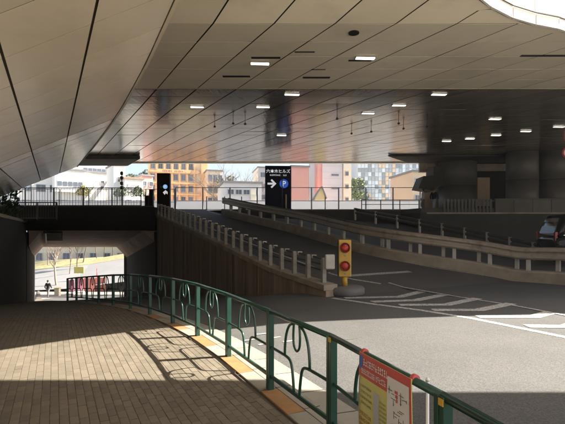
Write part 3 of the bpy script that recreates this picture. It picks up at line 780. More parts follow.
for k in range(60):
    a, c = rd.uniform(.62, .93), rd.uniform(.12, .9); l = rd.uniform(.02, .10)
    if rd.random() < .5: dash(ink, a, min(.955, a + l), c, .005)
    else: dash(ink, a, a + .008, c, l)
for k in range(5): dash(ink_u, .82, .90, .36 + .1 * k, .035)
for k in range(3): dash(ink_r, .74 + .01 * k, .79, .14 + .03 * k, .022)
for nm, mb, mm in (('small_print', ink, 'p_black'), ('brown_print', ink_b, 'p_brown'), ('title', ink_w, 'p_white'), ('map_mark', ink_u, 'p_blue'), ('map_pin', ink_r, 'p_red')): tag(mb.build(nm, MAT[mm], po), kind='stuff')
for a in (.02, .97):
    q = PP(a, .01); b = MB(); b.lathe([(.0262, -.012), (.0262, .012)], q - pn * .03, 12, ax=pd); b.build('tie', MAT['p_red'], po)
sp_ = thing('stake', (fpt(2, .12, 0)), 'thin white pole leaning behind the poster on the fence', 'pole')
b = MB(); q = Vector(fpt(2, .145, 0)) - pn * .05; b.tube([q + Vector((0, 0, -.1)), q + Vector((0, 0, .80))], .009, 8); b.build('rod', MAT['white'], sp_)
b = MB(); b.tube([q + Vector((0, 0, .80)), q + Vector((0, 0, .815))], .011, 8); b.build('cap', MAT['white'], sp_)

# ------------------------------------------------------------------ yellow double lamp guard at the nose of the ramp
yg = thing('warning_lamp', (1.72, 11.75, -.1), 'yellow post with two round red lamps on a low concrete drum', 'warning light')
b = MB(); b.smooth = True; b.lathe([(.50, -.12), (.54, -.08), (.54, .06), (.49, .11), (.0, .115)], (1.72, 11.8, 0), 32); b.build('drum_base', MAT['dark_parapet'], yg)
b = MB(); b.tube([(1.72, 11.8, .1), (1.72, 11.8, .42)], .075, 14); b.build('stem', MAT['yellow'], yg)
bd = MB(); bd.box((1.72, 11.8, .88), (.345, .20, 1.02), rz=-.08); bo = bd.build('housing', MAT['yellow'], yg, bevel=.025)
for z in (1.17, .67):
    b = MB(); b.smooth = True; b.lathe([(.138, 0), (.142, .05), (.118, .055), (.116, .02)], (1.712, 11.70, z), 24, ax=(-.08, -1, 0)); rm = b.build('lamp_rim', MAT['red_rim'], yg)
    b = MB(); b.smooth = True; b.lathe([(.114, 0), (.10, .03), (.06, .05), (.0, .058)], (1.712, 11.70, z), 24, ax=(-.08, -1, 0)); b.build('lens', MAT['red_lamp'], rm)
for z in (.95, .46):
    b = MB(); b.box((1.712, 11.694, z), (.05, .004, .05), rz=-.08); b.build('plate', MAT['coping'], yg)
b = MB(); b.box((1.535, 11.82, .88), (.02, .17, .98), rz=-.08); b.build('side_panel', MAT['black'], yg)

# ------------------------------------------------------------------ signs on the upper road
def sign_frame(o, w, d, h, m_, cap=True):
    b = MB(); b.box((0, 0, h / 2), (w, d, h)); b.build('cabinet', MAT[m_], o, bevel=.03, local=True)
    b = MB(); b.box((0, 0, .05), (w + .12, d + .12, .1)); b.build('plinth', MAT['dark_concrete'], o, local=True)
    for sx in (-1, 1):
        b = MB(); b.box((sx * (w / 2 - .02), -d / 2 - .008, h / 2 + .04), (.035, .015, h - .1)); b.build('edge_trim', MAT['black'], o, local=True)
sg = thing('parking_sign', (-.33, 32.0, DECK_Z), 'navy illuminated parking sign with white arrow and blue P disc', 'sign', rz=.06)
sign_frame(sg, 1.95, .35, 3.32, 'navy')
RX = (R(90), 0, 0); FY = -.19
textmesh('title', '六本木ヒルズ', .30, MAT['white_emit'], sg, (0, FY, 2.80), RX)
textmesh('subtitle', 'ROPPONGI  HILLS', .155, MAT['white_emit'], sg, (0, FY, 2.56), RX)
b = MB(); b.bar((-.80, FY, 1.98), (-.22, FY, 1.98), .02, .14)
for s_ in (-1, 1): b.bar((-.52, FY - .001 * s_, 1.98 + s_ * .29), (-.19, FY - .001 * s_, 1.98 - s_ * .04), .02, .13)
b.build('arrow', MAT['white_emit'], sg, local=True)
b = MB(); b.lathe([(.33, 0), (.33, .02)], (.42, FY + .01, 1.98), 32, ax=(0, -1, 0)); b.build('disc', MAT['blue_emit'], sg, local=True)
textmesh('letter', 'P', .58, MAT['white_emit'], sg, (.43, FY - .02, 1.78), RX)
pl = thing('pole', (-.02, 31.2, DECK_Z), 'thin black pole standing in front of the navy parking sign', 'pole')
b = MB(); b.tube([(-.02, 31.2, DECK_Z), (-.02, 31.2, 5.65)], .035, 8); b.build('shaft', MAT['rail_black'], pl)
b = MB(); b.box((-.02, 31.18, 5.72), (.16, .10, .16)); b.build('head', MAT['rail_black'], pl, bevel=.02)
dl = thing('delineator', (.26, 31.25, DECK_Z), 'short beige marker post before the navy parking sign', 'marker post')
b = MB(); b.tube([(.26, 31.25, DECK_Z), (.26, 31.25, 4.35)], .055, 10); b.build('shaft', MAT['b_beige'], dl)
b = MB(); b.lathe([(.11, 0), (.08, .06)], (.26, 31.25, DECK_Z), 14); b.build('base', MAT['black'], dl)

bs = thing('information_pillar', (-7.55, 27.2, 2.75), 'black sign pillar with a pale blue disc at the corner of the bridge', 'sign', rz=.02)
sign_frame(bs, .82, .3, 2.58, 'black')
b = MB(); b.lathe([(.14, 0), (.14, .015)], (.12, -.155, 1.72), 24, ax=(0, -1, 0)); b.build('disc', MAT['blue_pale'], bs, local=True)
textmesh('letter', 'P', .2, MAT['white_emit'], bs, (.12, -.175, 1.65), RX)
b = MB(); b.prism([(-.05, 0), (.12, .14), (.26, .02), (.24, -.13), (.14, -.05), (.06, -.16)], 0, .012)
o = b.build('emblem', MAT['white_emit'], bs, local=True); o.location = (.02, -.153, 1.36); o.rotation_euler = (R(90), 0, 0)
b = MB(); b.lathe([(.06, 0), (.06, .015)], (-.14, -.155, 1.70), 16, ax=(0, -1, 0)); b.build('dot', MAT['leaf'], bs, local=True)
for x, h, lab in ((-8.25, 1.15, 'taller dark cabinet beside the black sign pillar'), (-8.52, .75, 'low dark cabinet left of the black sign pillar')):
    cb = thing('cabinet', (x, 26.9, 3.1), lab, 'cabinet')
    b = MB(); b.box((x, 26.9, 3.1 + h / 2), (.24, .3, h)); b.build('body', MAT['black'], cb, bevel=.02)
    b = MB(); b.box((x, 26.9, 3.1 + h + .02), (.28, .34, .04)); b.build('lid', MAT['rail_black'], cb)

# vertical signal with stacked lamps, beyond the bridge
vsig = thing('signal', (-12.9, 34.3, DECK_Z), 'slim black pole with stacked signal heads above the left railing', 'traffic signal')
b = MB(); b.tube([(-12.9, 34.3, DECK_Z), (-12.9, 34.3, 6.5)], .045, 8); b.build('pole', MAT['rail_black'], vsig)
for z in (5.15, 5.5, 5.95, 6.3):
    b = MB(); b.box((-12.9, 34.26, z), (.20, .18, .26)); hd = b.build('signal_head', MAT['black'], vsig, bevel=.03)
    b = MB(); b.lathe([(.075, 0), (.08, .08)], (-12.9, 34.17, z), 14, ax=(0, -1, 0)); b.build('visor', MAT['black'], hd)
# round red rimmed sign hung at the right
rs = thing('round_sign', (17.3, 26, 6.4), 'round white sign with red rim hanging at the right edge', 'sign')
b = MB(); b.lathe([(.33, 0), (.33, .02)], (17.35, 26.0, 6.42), 32, ax=(0, -1, 0)); b.build('rim', MAT['red_sign'], rs)
b = MB(); b.lathe([(.24, 0), (.24, .008)], (17.35, 25.98, 6.42), 32, ax=(0, -1, 0)); b.build('face', MAT['white'], rs)
b = MB(); b.tube([(17.35, 26.05, 6.4), (17.35, 26.05, zc(26))], .025, 8); b.build('hanger', MAT['galv_dark'], rs)

# ------------------------------------------------------------------ railings
def railing(name, label, x0, x1, y, z, h, post, dx, bars, mids, mt, pr=.05, barh=None):
    t = thing(name, ((x0 + x1) / 2, y, z), label, 'railing')
    pmz = MB(); pmz.box((0, 0, h / 2), (pr * 1.2, pr, h)); pme = pmz.mesh('post', MAT[mt])
    n = round((x1 - x0) / dx)
    for i in range(n + 1): inst(pme, 'post', t, (lerp(x0, x1, i / n), y, z))
    for hh, th in mids:
        b = MB(); b.box(((x0 + x1) / 2, y, z + hh), (x1 - x0, .045, th)); b.build('rail', MAT[mt], t)
    if bars:
        bz0, bz1 = barh; bm = MB(); bm.box((0, 0, (bz0 + bz1) / 2), (.016, .016, bz1 - bz0)); bme = bm.mesh('baluster', MAT[mt])
        k = int((x1 - x0) / bars)
        for i in range(k): inst(bme, 'baluster', t, (x0 + (i + .5) * (x1 - x0) / k, y, z))
    return t
railing('railing', 'dark baluster railing along the front edge of the black bridge', -17.6, -8.7, 26.25, 3.11, 1.22, 0, 1.78, .17, ((1.2, .05), (.12, .04), (.42, .02)), 'galv_dark', .05, (.12, 1.2))
railing('railing', 'blue grey open post railing along the far side of the upper road', -9.0, 11.6, 36.0, DECK_Z, 2.14, 0, 2.36, 0, ((2.12, .06), (1.0, .05), (.28, .05)), 'rail_blue', .09)
railing('railing', 'blue grey railing on the far side of the road above the tunnel', -26, -9.1, 36.0, DECK_Z, 2.0, 0, 2.36, .30, ((1.98, .05), (.9, .04)), 'rail_blue', .07, (.1, 1.98))
railing('railing', 'low black guard rail at the edge of the upper road near the pillar', 5.8, 10.0, 31.3, DECK_Z, .75, 0, 1.4, 0, ((.73, .05), (.40, .04)), 'rail_black', .05)
railing('railing', 'grey railing on top of the left retaining wall', -16.4, -13.0, 24.6, 2.3, 1.0, 0, 1.1, .14, ((1.0, .05), (.1, .04)), 'galv_dark', .05, (.1, 1.0))
for (x, y, lab) in ((-5.9, 33.2, 'thin marker post on the upper road, leftmost'), (-4.5, 33.2, 'thin marker post on the upper road, second from left'), (-3.2, 33.4, 'thin marker post on the upper road left of the parking sign'), (3.3, 33.0, 'thin marker post on the upper road right of the parking sign')):
    t = thing('marker_post', (x, y, DECK_Z), lab, 'marker post', 'marker posts on the upper road')
    b = MB(); b.tube([(x, y, DECK_Z), (x, y, DECK_Z + 1.15)], .04, 8); b.build('shaft', MAT['post_grey'], t)
    b = MB(); b.lathe([(.12, 0), (.07, .07)], (x, y, DECK_Z), 12); b.build('base', MAT['black'], t)
bn = thing('rubber_bollard', (-2.85, 31.4, DECK_Z), 'stout black bollard at the top of the ramp', 'bollard')
b = MB(); b.smooth = True; b.lathe([(.22, -.05), (.16, .1), (.13, .5), (.14, .62), (.05, .68)], (-2.85, 31.6, DECK_Z), 16); b.build('body', MAT['black'], bn)
b = MB(); b.lathe([(.145, .40), (.145, .46)], (-2.85, 31.6, DECK_Z), 16); b.build('band', MAT['post_grey'], bn)

# dark stair block and beige wall by the thick pillar
stb = thing('stairway', (11.6, 35, DECK_Z), 'dark stair block overhanging beside the thick round pillar', 'stairs')
b = MB(); V = [(10.7, 0, 5.05), (11.9, 0, 4.85), (12.9, 0, 5.9), (12.9, 0, 6.75), (11.9, 0, 6.75), (11.9, 0, 6.05), (11.1, 0, 6.0)]
b.add([(x, 33.6, z) for x, _, z in V] + [(x, 35.4, z) for x, _, z in V], [tuple(range(7)), tuple(range(13, 6, -1))] + [(i + 1 if i < 6 else 0, i, i + 7, (i + 8) if i < 6 else 7) for i in range(7)])
b.build('stair_underside', MAT['dark_concrete'], stb)
b = MB(); b.box((12.5, 35.6, 4.3), (1.6, .2, 2.2)); b.build('side_wall', MAT['b_beige'], stb)
b = MB(); b.box((12.2, 35.5, 7.1), (1.7, .3, 1.1)); b.build('upper_wall', MAT['concrete'], stb)
bk = thing('back_wall', (20, 36.3, DECK_Z), 'dark wall with a pale lintel between the round pillars', 'wall')
b = MB(); b.box((36.4, 36.3, 5.5), (41.6, .2, 4.7)); b.build('wall_face', MAT['black_concrete'], bk)
b = MB(); b.box((17.7, 36.1, 7.05), (2.6, .15, .6)); b.build('lintel', MAT['concrete'], bk)
b = MB(); b.box((17.0, 36.1, 5.0), (1.0, .12, 2.4)); b.build('door_panel', MAT['b_beige'], bk)

# ------------------------------------------------------------------ black minivan on the lower road
vn = thing('minivan', (14.1, 18.6, .22), 'black minivan behind the crash barrier at the right edge', 'van', rz=-.12); vn.scale = (1.08, 1.08, 1.1)
def rect(w, z0, z1, r=.12):
    return [(-w + r, z0), (w - r, z0), (w, z0 + r), (w, z1 - r), (w - r, z1), (-w + r, z1), (-w, z1 - r), (-w, z0 + r)]
secs = [(-2.32, .70, .45, .95), (-2.28, .84, .32, 1.12), (-2.05, .88, .26, 1.14), (-.5, .90, .24, 1.10), (1.2, .90, .24, 1.08), (1.75, .86, .26, 1.0), (2.2, .78, .30, .88), (2.34, .60, .38, .74)]
b = MB(); b.smooth = True
V = []
for x, w, z0, z1 in secs: V += [(x, yy, zz) for yy, zz in rect(w, z0, z1)]
b.add(V, [(i * 8 + j, i * 8 + (j + 1) % 8, i * 8 + 8 + (j + 1) % 8, i * 8 + 8 + j) for i in range(7) for j in range(8)] + [tuple(range(7, -1, -1)), tuple(range(56, 64))])
body = b.build('body', MAT['car'], vn, local=True)
secs2 = [(-2.26, .80, 1.08, 1.12), (-2.12, .80, 1.08, 1.62), (-1.92, .77, 1.08, 1.92), (-1.2, .76, 1.06, 2.02), (.3, .75, 1.06, 2.02), (.75, .74, 1.06, 1.93), (1.45, .78, 1.03, 1.12)]
b = MB(); b.smooth = True; V = []
for x, w, z0, z1 in secs2:
    zt = max(z1, z0 + .04); V += [(x, -w - .06, z0), (x, w + .06, z0), (x, w + .02, lerp(z0, zt, .5)), (x, w - .08, zt - .05), (x, w - .2, zt), (x, -w + .2, zt), (x, -w + .08, zt - .05), (x, -w - .02, lerp(z0, zt, .5))]
b.add(V, [(i * 8 + j, i * 8 + (j + 1) % 8, i * 8 + 8 + (j + 1) % 8, i * 8 + 8 + j) for i in range(6) for j in range(8)] + [tuple(range(7, -1, -1)), tuple(range(48, 56))])
b.build('cabin', MAT['car'], vn, local=True)
for (x0, x1, xt0, xt1) in ((-2.02, -1.15, -1.86, -1.15), (-1.05, -.15, -1.05, -.15), (-.05, .95, -.05, .62)):
    for sd in (-1, 1):
        b = MB(); b.add([(x0, sd * .865, 1.16), (x1, sd * .865, 1.16), (xt1, sd * .735, 1.80), (xt0, sd * .735, 1.80)], [(0, 1, 2, 3)]); w = b.build('window', MAT['glass'], vn, local=True)
        w.modifiers.new('thick', 'SOLIDIFY').thickness = .01
b = MB(); b.add([(-2.255, -.62, 1.20), (-2.255, .62, 1.20), (-2.03, .55, 1.80), (-2.03, -.55, 1.80)], [(0, 1, 2, 3)]); b.build('rear_window', MAT['glass'], vn, local=True).modifiers.new('thick', 'SOLIDIFY').thickness = .01
for sd in (-1, 1):
    b = MB(); b.box((-2.27, sd * .76, 1.08), (.10, .13, .36)); b.build('tail_lamp', MAT['tail'], vn, local=True, bevel=.02)
    b = MB(); b.box((2.18, sd * .60, .74), (.2, .24, .13)); b.build('headlight', MAT['chrome'], vn, local=True, bevel=.02)
    b = MB(); b.box((-.6, sd * .90, 1.13), (2.9, .02, .025)); b.build('trim', MAT['chrome'], vn, local=True)
    for wx in (-1.45, 1.45):
        b = MB(); b.smooth = True; b.lathe([(.19, -.10), (.31, -.10), (.33, -.06), (.33, .06), (.31, .10), (.19, .10)], (wx, sd * .80, .33), 24, ax=(0, 1, 0)); w = b.build('wheel', MAT['tyre'], vn, local=True)
        b = MB(); b.lathe([(.19, -.105), (.08, -.115)], (wx, sd * .80, .33), 16, ax=(0, -sd, 0)); b.lathe([(.19, .06), (.19, .105), (.05, .112)], (wx, sd * .80, .33), 16, ax=(0, sd, 0)); b.build('rim', MAT['chrome'], w, local=True)

# ------------------------------------------------------------------ people
def skin_mesh(name, nodes, edges, mt, parent, sub=2):
    me = bpy.data.meshes.new(name); me.from_pydata([n[:3] for n in nodes], edges, [])
    o = bpy.data.objects.new(name, me); col.objects.link(o)
    sk = o.modifiers.new('skin', 'SKIN'); sk.use_smooth_shade = True
    bpy.context.view_layer.objects.active = o
    if not me.skin_vertices: 
        bm = bmesh.new(); bm.from_mesh(me); bm.verts.layers.skin.verify(); bm.to_mesh(me); bm.free()
    for i, n in enumerate(nodes): me.skin_vertices[0].data[i].radius = (n[3], n[4] if len(n) > 4 else n[3]); me.skin_vertices[0].data[i].use_root = (i == 0)
    ss_ = o.modifiers.new('sub', 'SUBSURF'); ss_.levels = sub; ss_.render_levels = sub
    bpy.context.view_layer.update()
    m2 = bpy.data.meshes.new_from_object(o.evaluated_get(bpy.context.evaluated_depsgraph_get()))
    bpy.data.objects.remove(o); m2.materials.clear(); m2.materials.append(mt); m2.name = name
    for p in m2.polygons: p.use_smooth = True
    r = bpy.data.objects.new(name, m2); col.objects.link(r); r.parent = parent
    return r
def person(loc, rz, label, jacket, trousers, stride, arms):
    t = thing('person', loc, label, 'person', rz=rz)
    st = stride
    nodes = [(0, 0, .95, .13, .10), (0, 0, 1.12, .13, .09), (0, .01, 1.32, .16, .10), (0, .0, 1.45, .07, .06), (0, -.01, 1.53, .05, .05), (0, -.02, 1.60, .075, .09), (0, -.02, 1.68, .065, .085)]
    edges = [(0, 1), (1, 2), (2, 3), (3, 4), (4, 5), (5, 6)]
    def chain(start, pts):
        p = start
        for q in pts: nodes.append(q); edges.append((p, len(nodes) - 1)); p = len(nodes) - 1
    for sd in (-1, 1):
        f = st * sd
        chain(0, [(sd * .09, .0, .88, .085), (sd * .10, -.22 * f - .03, .50, .06), (sd * .10, -.25 * f + .08 * (f > 0) - .0, .10, .042), (sd * .10, -.25 * f - .12, .045, .04, .03)])
        af = arms * sd
        chain(2, [(sd * .19, 0, 1.38, .055), (sd * .225, .10 * af + .02, 1.12, .043), (sd * .225, .16 * af - .12, .92, .032), (sd * .225, .16 * af - .16, .83, .028, .018)])
    skin_mesh('body', nodes, edges, MAT['skin'], t)
    J = [(0, 0, .80, .18, .15), (0, 0, 1.12, .165, .125), (0, .01, 1.34, .185, .13), (0, 0, 1.50, .08, .08)]; E_ = [(0, 1), (1, 2), (2, 3)]
    for sd in (-1, 1):
        af = arms * sd; b0 = len(J)
        J += [(sd * .19, 0, 1.39, .075), (sd * .235, .10 * af + .02, 1.12, .064), (sd * .235, .16 * af - .11, .93, .052)]; E_ += [(2, b0), (b0, b0 + 1), (b0 + 1, b0 + 2)]
    skin_mesh('jacket', J, E_, MAT[jacket], t)
    T = [(0, 0, .93, .135, .11)]; E_ = []
    for sd in (-1, 1):
        f = st * sd; b0 = len(T)
        T += [(sd * .09, 0, .86, .105), (sd * .10, -.22 * f - .03, .50, .082), (sd * .10, -.25 * f + .08 * (f > 0), .11, .062)]; E_ += [(0, b0), (b0, b0 + 1), (b0 + 1, b0 + 2)]
    skin_mesh('trousers', T, E_, MAT[trousers], t)
    skin_mesh('hair', [(0, .045, 1.56, .085, .06), (0, .035, 1.64, .098, .095), (0, .005, 1.71, .098, .115), (0, -.01, 1.75, .06, .07)], [(0, 1), (1, 2), (2, 3)], MAT['hair'], t)
    for sd in (-1, 1):
        f = st * sd
        skin_mesh('shoe', [(sd * .10, -.25 * f + .08 * (f > 0) + .03, .055, .05, .05), (sd * .10, -.25 * f - .06, .045, .045, .045), (sd * .10, -.25 * f - .15, .035, .042, .035)], [(0, 1), (1, 2)], MAT['black'], t)
    return t
px_, py_ = -23.4, 42.6
person((px_, py_, g(sp(px_, py_)[0])), math.pi, 'person in a black jacket walking away beyond the tunnel', 'cloth_black', 'cloth_grey', .8, 1)
person((11.7, 33.0, DECK_Z), 2.2, 'person in dark jacket and pale trousers walking past the stair block', 'cloth_navy', 'cloth_pale', .6, 1)
person((10.95, 33.3, DECK_Z), -2.0, 'person in pale clothes beside the one in the dark jacket', 'cloth_pale', 'cloth_grey', .3, .5)

# ------------------------------------------------------------------ plants
def leaf_cloud(name, blobs, n, size, mt, parent, seed):
    r = random.Random(seed); b = MB()
    tot = sum(q[3] ** 2 for q in blobs)
    for (x, y, z, rad) in blobs:
        for k in range(int(n * rad * rad / tot)):
            d = Vector((r.gauss(0, 1), r.gauss(0, 1), r.gauss(0, 1))).normalized() * rad * r.uniform(.55, 1.05) ** .6
            c = Vector((x, y, z)) + Vector((d.x, d.y, d.z * .85)); a = Vector((r.gauss(0, 1), r.gauss(0, 1), r.gauss(0, 1))).normalized()
            e = a.orthogonal().normalized(); f = a.cross(e); s_ = size * r.uniform(.6, 1.3); b.tint = r.random()
            b.add([c - e * s_, c + f * s_ * .5, c + e * s_, c - f * s_ * .5], [(0, 1, 2, 3)])
    return b.build(name, MAT[mt], parent)
def leaf_tree(x, y, z, h, rad, label, mt, n=2600, size=.3, group=None, seed=1):
    r = random.Random(seed); t = thing('tree', (x, y, z), label, 'tree', group)
    b = MB(); b.tube([(x, y, z), (x + .1, y, z + h * .35), (x + .2 * rad * .2, y, z + h * .75)], [rad * .09, rad * .07, rad * .03], 8)
    blobs = []
    for k in range(11):
        an = r.uniform(0, 6.28); rr = rad * r.uniform(.15, .8); q = (x + math.cos(an) * rr, y + math.sin(an) * rr, z + h * r.uniform(.5, .88), rad * r.uniform(.28, .5))
        blobs.append(q); b.tube([(x + .05, y, z + h * .35), (lerp(x, q[0], .5), lerp(y, q[1], .5), lerp(z + h * .4, q[2], .6)), q[:3]], [rad * .045, rad * .03, rad * .01], 6)
    b.build('trunk', MAT['bark'], t)
    leaf_cloud('crown', blobs, n, size, mt, t, seed); return t
def bare_tree(x, y, z, h, label, seed, spread=.5, mt='bark_pale', r0=.13, group=None):
    r = random.Random(seed); t = thing('tree', (x, y, z), label, 'tree', group)
    trunk = MB(); crown = MB()
    def grow(p, d, l, rad, lev):
        n = 4; pts = [p]; q = Vector(p)
        for k in range(n):
            d = (d + Vector((r.gauss(0, .10), r.gauss(0, .10), r.gauss(.03, .06)))).normalized(); q = q + d * l / n; pts.append(q.copy())
        (trunk if lev == 0 else crown).tube(pts, [lerp(rad, rad * .55, k / n) for k in range(n + 1)], 7 if lev < 2 else 4, cap=False)
        if lev < 4:
            kids = (9 if lev == 0 else 5) if lev < 3 else 4
            for k in range(kids):
                f = r.uniform(.45, 1.0) if lev == 0 else r.uniform(.3, 1.0)
                i = min(n - 1, int(f * n)); pp_ = pts[i].lerp(pts[i + 1], f * n - i)
                an = r.uniform(0, 6.28); side = Vector((math.cos(an), math.sin(an), 0))
                nd_ = (d * (1 - spread) + side * spread + Vector((0, 0, .25))).normalized()
                grow(pp_, nd_, l * r.uniform(.42, .62), rad * .42, lev + 1)
    grow(Vector((x, y, z)), Vector((0, 0, 1)), h * .55, r0, 0)
    trunk.build('trunk', MAT[mt], t); crown.build('crown', MAT[mt], t); return t
def P3(u, v, y): return ((u - 282.5) / 427 * y, y, 1.6 + (232 - v) / 427 * y)

x, y, z = P3(136, 176, 110); leaf_tree(x, y, -5, z + 5 + 4.5, 4.2, 'green tree behind the white house left of the orange building', 'leaf', 2200, .35, seed=2)
x, y, z = P3(147, 176, 118); leaf_tree(x, y, -5, z + 5 + 4, 4.0, 'dark green tree next to the orange building', 'leaf_dark', 2000, .35, seed=3)
x, y, z = P3(303, 176, 105); leaf_tree(x, y, -5, z + 5 + 4.5, 4.6, 'dark green tree behind the coral red block', 'leaf_dark', 2600, .35, seed=4)
x, y, z = P3(317, 180, 98); leaf_tree(x, y, -5, z + 5 + 4, 3.6, 'green tree between the coral block and the pale tower', 'leaf', 2400, .33, seed=5)
x, y, z = P3(354, 184, 92); leaf_tree(x, y, -5, z + 5 + 4, 3.0, 'green tree between the pale tower and the glass facade', 'leaf', 2200, .33, seed=6)
x, y, z = P3(227, 180, 98); leaf_tree(x, y, -5, z + 5 + 3, 2.6, 'dark green tree at the right side of the orange building', 'leaf_dark', 1500, .33, seed=8)
x, y, z = P3(236, 190, 84); bare_tree(x, y, -5, (z + 5) * 1.62, 'large bare tree right of the orange building', 11, .55, 'bark', .27)
x, y, z = P3(256, 190, 78); bare_tree(x, y, -5, (z + 5) * 1.55, 'bare tree just left of the navy parking sign', 12, .5, 'bark_pale', .2)
for k, (u, v, lab) in enumerate(((83, 189, 'round yellow green shrub before the white building'), (121, 190, 'small green shrub below the stacked signal'), (137, 190, 'green shrub in front of the small white house'))):
    x, y, z = P3(u, v, 62); t = thing('shrub', (x, y, 5.3), lab, 'shrub')
    leaf_cloud('foliage', [(x, y, z - .3, .75), (x + .6, y, z - .45, .6), (x - .6, y + .2, z - .5, .6), (x + .1, y, z + .1, .55)], 900, .11, 'leaf_yellow' if k == 0 else 'leaf', t, 20 + k)
    b = MB()
    for dx in (-.3, 0, .3): b.tube([(x + dx * .3, y, 5.0), (x + dx, y, z - .2)], [.04, .02], 5)
    b.build('stem', MAT['bark'], t)
t = thing('shrub', (-15.6, 24.3, 2.3), 'dark bush on the left retaining wall by the bridge', 'shrub')
leaf_cloud('foliage', [(-15.3, 24.0, 3.4, .45), (-15.75, 24.2, 3.05, .5), (-15.0, 24.1, 2.9, .35), (-15.1, 24.1, 3.9, .3), (-15.8, 24.1, 2.6, .4)], 800, .09, 'leaf_dark', t, 31)
b = MB(); b.tube([(-15.6, 24.2, 2.2), (-15.5, 24.1, 3.0), (-15.2, 24.0, 3.9)], [.05, .04, .02], 6); b.build('stem', MAT['bark'], t)

# ------------------------------------------------------------------ street beyond the tunnel
b = MB()
b.sheet([[(-30, 48, -5.05), (-24, 48, -4.75), (-18, 48, -4.0), (-11, 48, -3.1)], [(-36, 62, -3.9), (-28, 62, -3.1), (-22, 62, -2.1), (-11, 62, -.6)]])
tag(b.build('side_road', MAT['side_road']), kind='structure')
b = MB(); b.sheet([[(-38, 62, -4.0), (-28, 62, -3.08), (-22, 62, -2.08), (-11, 62, -.58)], [(-38, 64, -3.0), (-28, 64, -2.4), (-22, 64, -1.3), (-11, 64, .3)], [(-38, 70, -3.0), (-28, 70, -2.4), (-22, 70, -1.3), (-11, 70, .3)]])
tag(b.build('grass_bank', MAT['grass']), kind='stuff')
for k, (u, yy, h, lab) in enumerate(((57, 50, 8.5, 'bare street tree just right of the walking person beyond the tunnel'), (70, 56, 9, 'slim bare tree second from left beyond the tunnel'), (77, 60, 10, 'slim bare tree behind the yellow board beyond the tunnel'),
                                     (83, 63, 10, 'bare tree right of the yellow board beyond the tunnel'), (97, 66, 11, 'dark bare trunk above the bank beyond the tunnel'), (104, 67, 11, 'second bare trunk from the right beyond the tunnel'), (112.5, 67.5, 11, 'rightmost bare trunk seen through the tunnel'), (48, 62, 9, 'pale bare tree at the left of the tunnel view'))):
    x = (u - 282.5) / 427 * yy; z0 = -5.05 if yy < 61 else -2.6 + .13 * (u - 70) * .3
    bare_tree(x, yy, z0 if yy < 61 else -3.2, h, lab, 40 + k, .45, 'bark_pale' if k in (0, 1, 7) else 'bark', (.085 if k else .12), 'bare trees beyond the tunnel')
for k, (u, v, yy, w, h, mt, lab) in enumerate(((70.5, 286, 46, .75, 1.3, 'pink', 'pink barrier board at the left end of the row beyond the fence'), (79, 284, 47, .95, 1.4, 'pink', 'pink barrier board second from left beyond the fence'),
                                               (89, 285, 48, 1.3, 1.6, 'coral', 'red barrier board in the middle of the row beyond the fence'), (100, 285, 48.5, 1.3, 1.7, 'coral', 'red barrier board at the right end beyond the fence'))):
    x, y, z = P3(u, v, yy); t = thing('barrier_board', (x, y, z - h / 2), lab, 'barrier', 'red and pink boards beyond the tunnel')
    b = MB(); b.box((x, y, z), (w, .06, h)); b.build('board', MAT[mt], t, bevel=.02)
    for sx in (-1, 1):
        b = MB(); b.box((x + sx * w * .4, y + .05, z - .15), (.05, .05, h + .3)); b.build('leg', MAT['white'], t)
    b = MB(); b.box((x, y, z - h / 2 - .13), (w + .1, .45, .06)); b.build('foot', MAT['white'], t)
x, y, z = P3(79, 270, 52); t = thing('notice_board', (x, y, -4.9), 'yellow notice board on a post beyond the tunnel', 'sign')
b = MB(); b.box((x, y, z), (1.2, .06, .8)); b.build('board', MAT['sign_yellow'], t, bevel=.01)
b = MB(); b.tube([(x, y + .06, -5), (x, y + .06, z + .3)], .04, 8); b.build('post', MAT['post_grey'], t)
x, y, z = P3(57.5, 292, 45); t = thing('street_bin', (x, y, z - .5), 'pale yellow street box beside the bare tree beyond the tunnel', 'box')
b = MB(); b.box((x, y, z - .1), (.5, .4, 1.0)); b.build('body', MAT['b_cream'], t, bevel=.03)
b = MB(); b.box((x, y, z + .42), (.55, .45, .06)); b.build('lid', MAT['sign_yellow'], t)
x, y, z = P3(97, 271, 50); t = thing('marker_pole', (x, y, -4.5), 'thin red marker pole above the red boards', 'pole')
b = MB(); b.tube([(x, y, -4.6), (x, y, z + .3)], .05, 8); b.build('shaft', MAT['red_sign'], t)
b = MB(); b.lathe([(.2, 0), (.15, .08)], (x, y, -4.6), 12); b.build('base', MAT['black'], t)

# ------------------------------------------------------------------ pale walkway crossing behind the railings
fb = thing('footbridge', (0, 47, 4), 'pale elevated walkway crossing the view behind the railings', 'footbridge')
for k in range(18):
    x0 = -48 + 4.4 * k; b = MB(); b.tint = rd.random(); b.box((x0 + 2.2, 46.0, 4.35), (4.38, .14, 1.3)); b.build('panel', MAT['b_white'], fb)
b = MB(); b.box((-8.4, 47.0, 3.6), (79.2, 1.8, .3)); b.build('deck', MAT['b_grey'], fb)
for x in (-40, 0, 14, 28):
    b = MB(); b.tube([(x, 47, -5.1), (x, 47, 3.5)], .35, 14); b.build('column', MAT['b_grey'], fb)

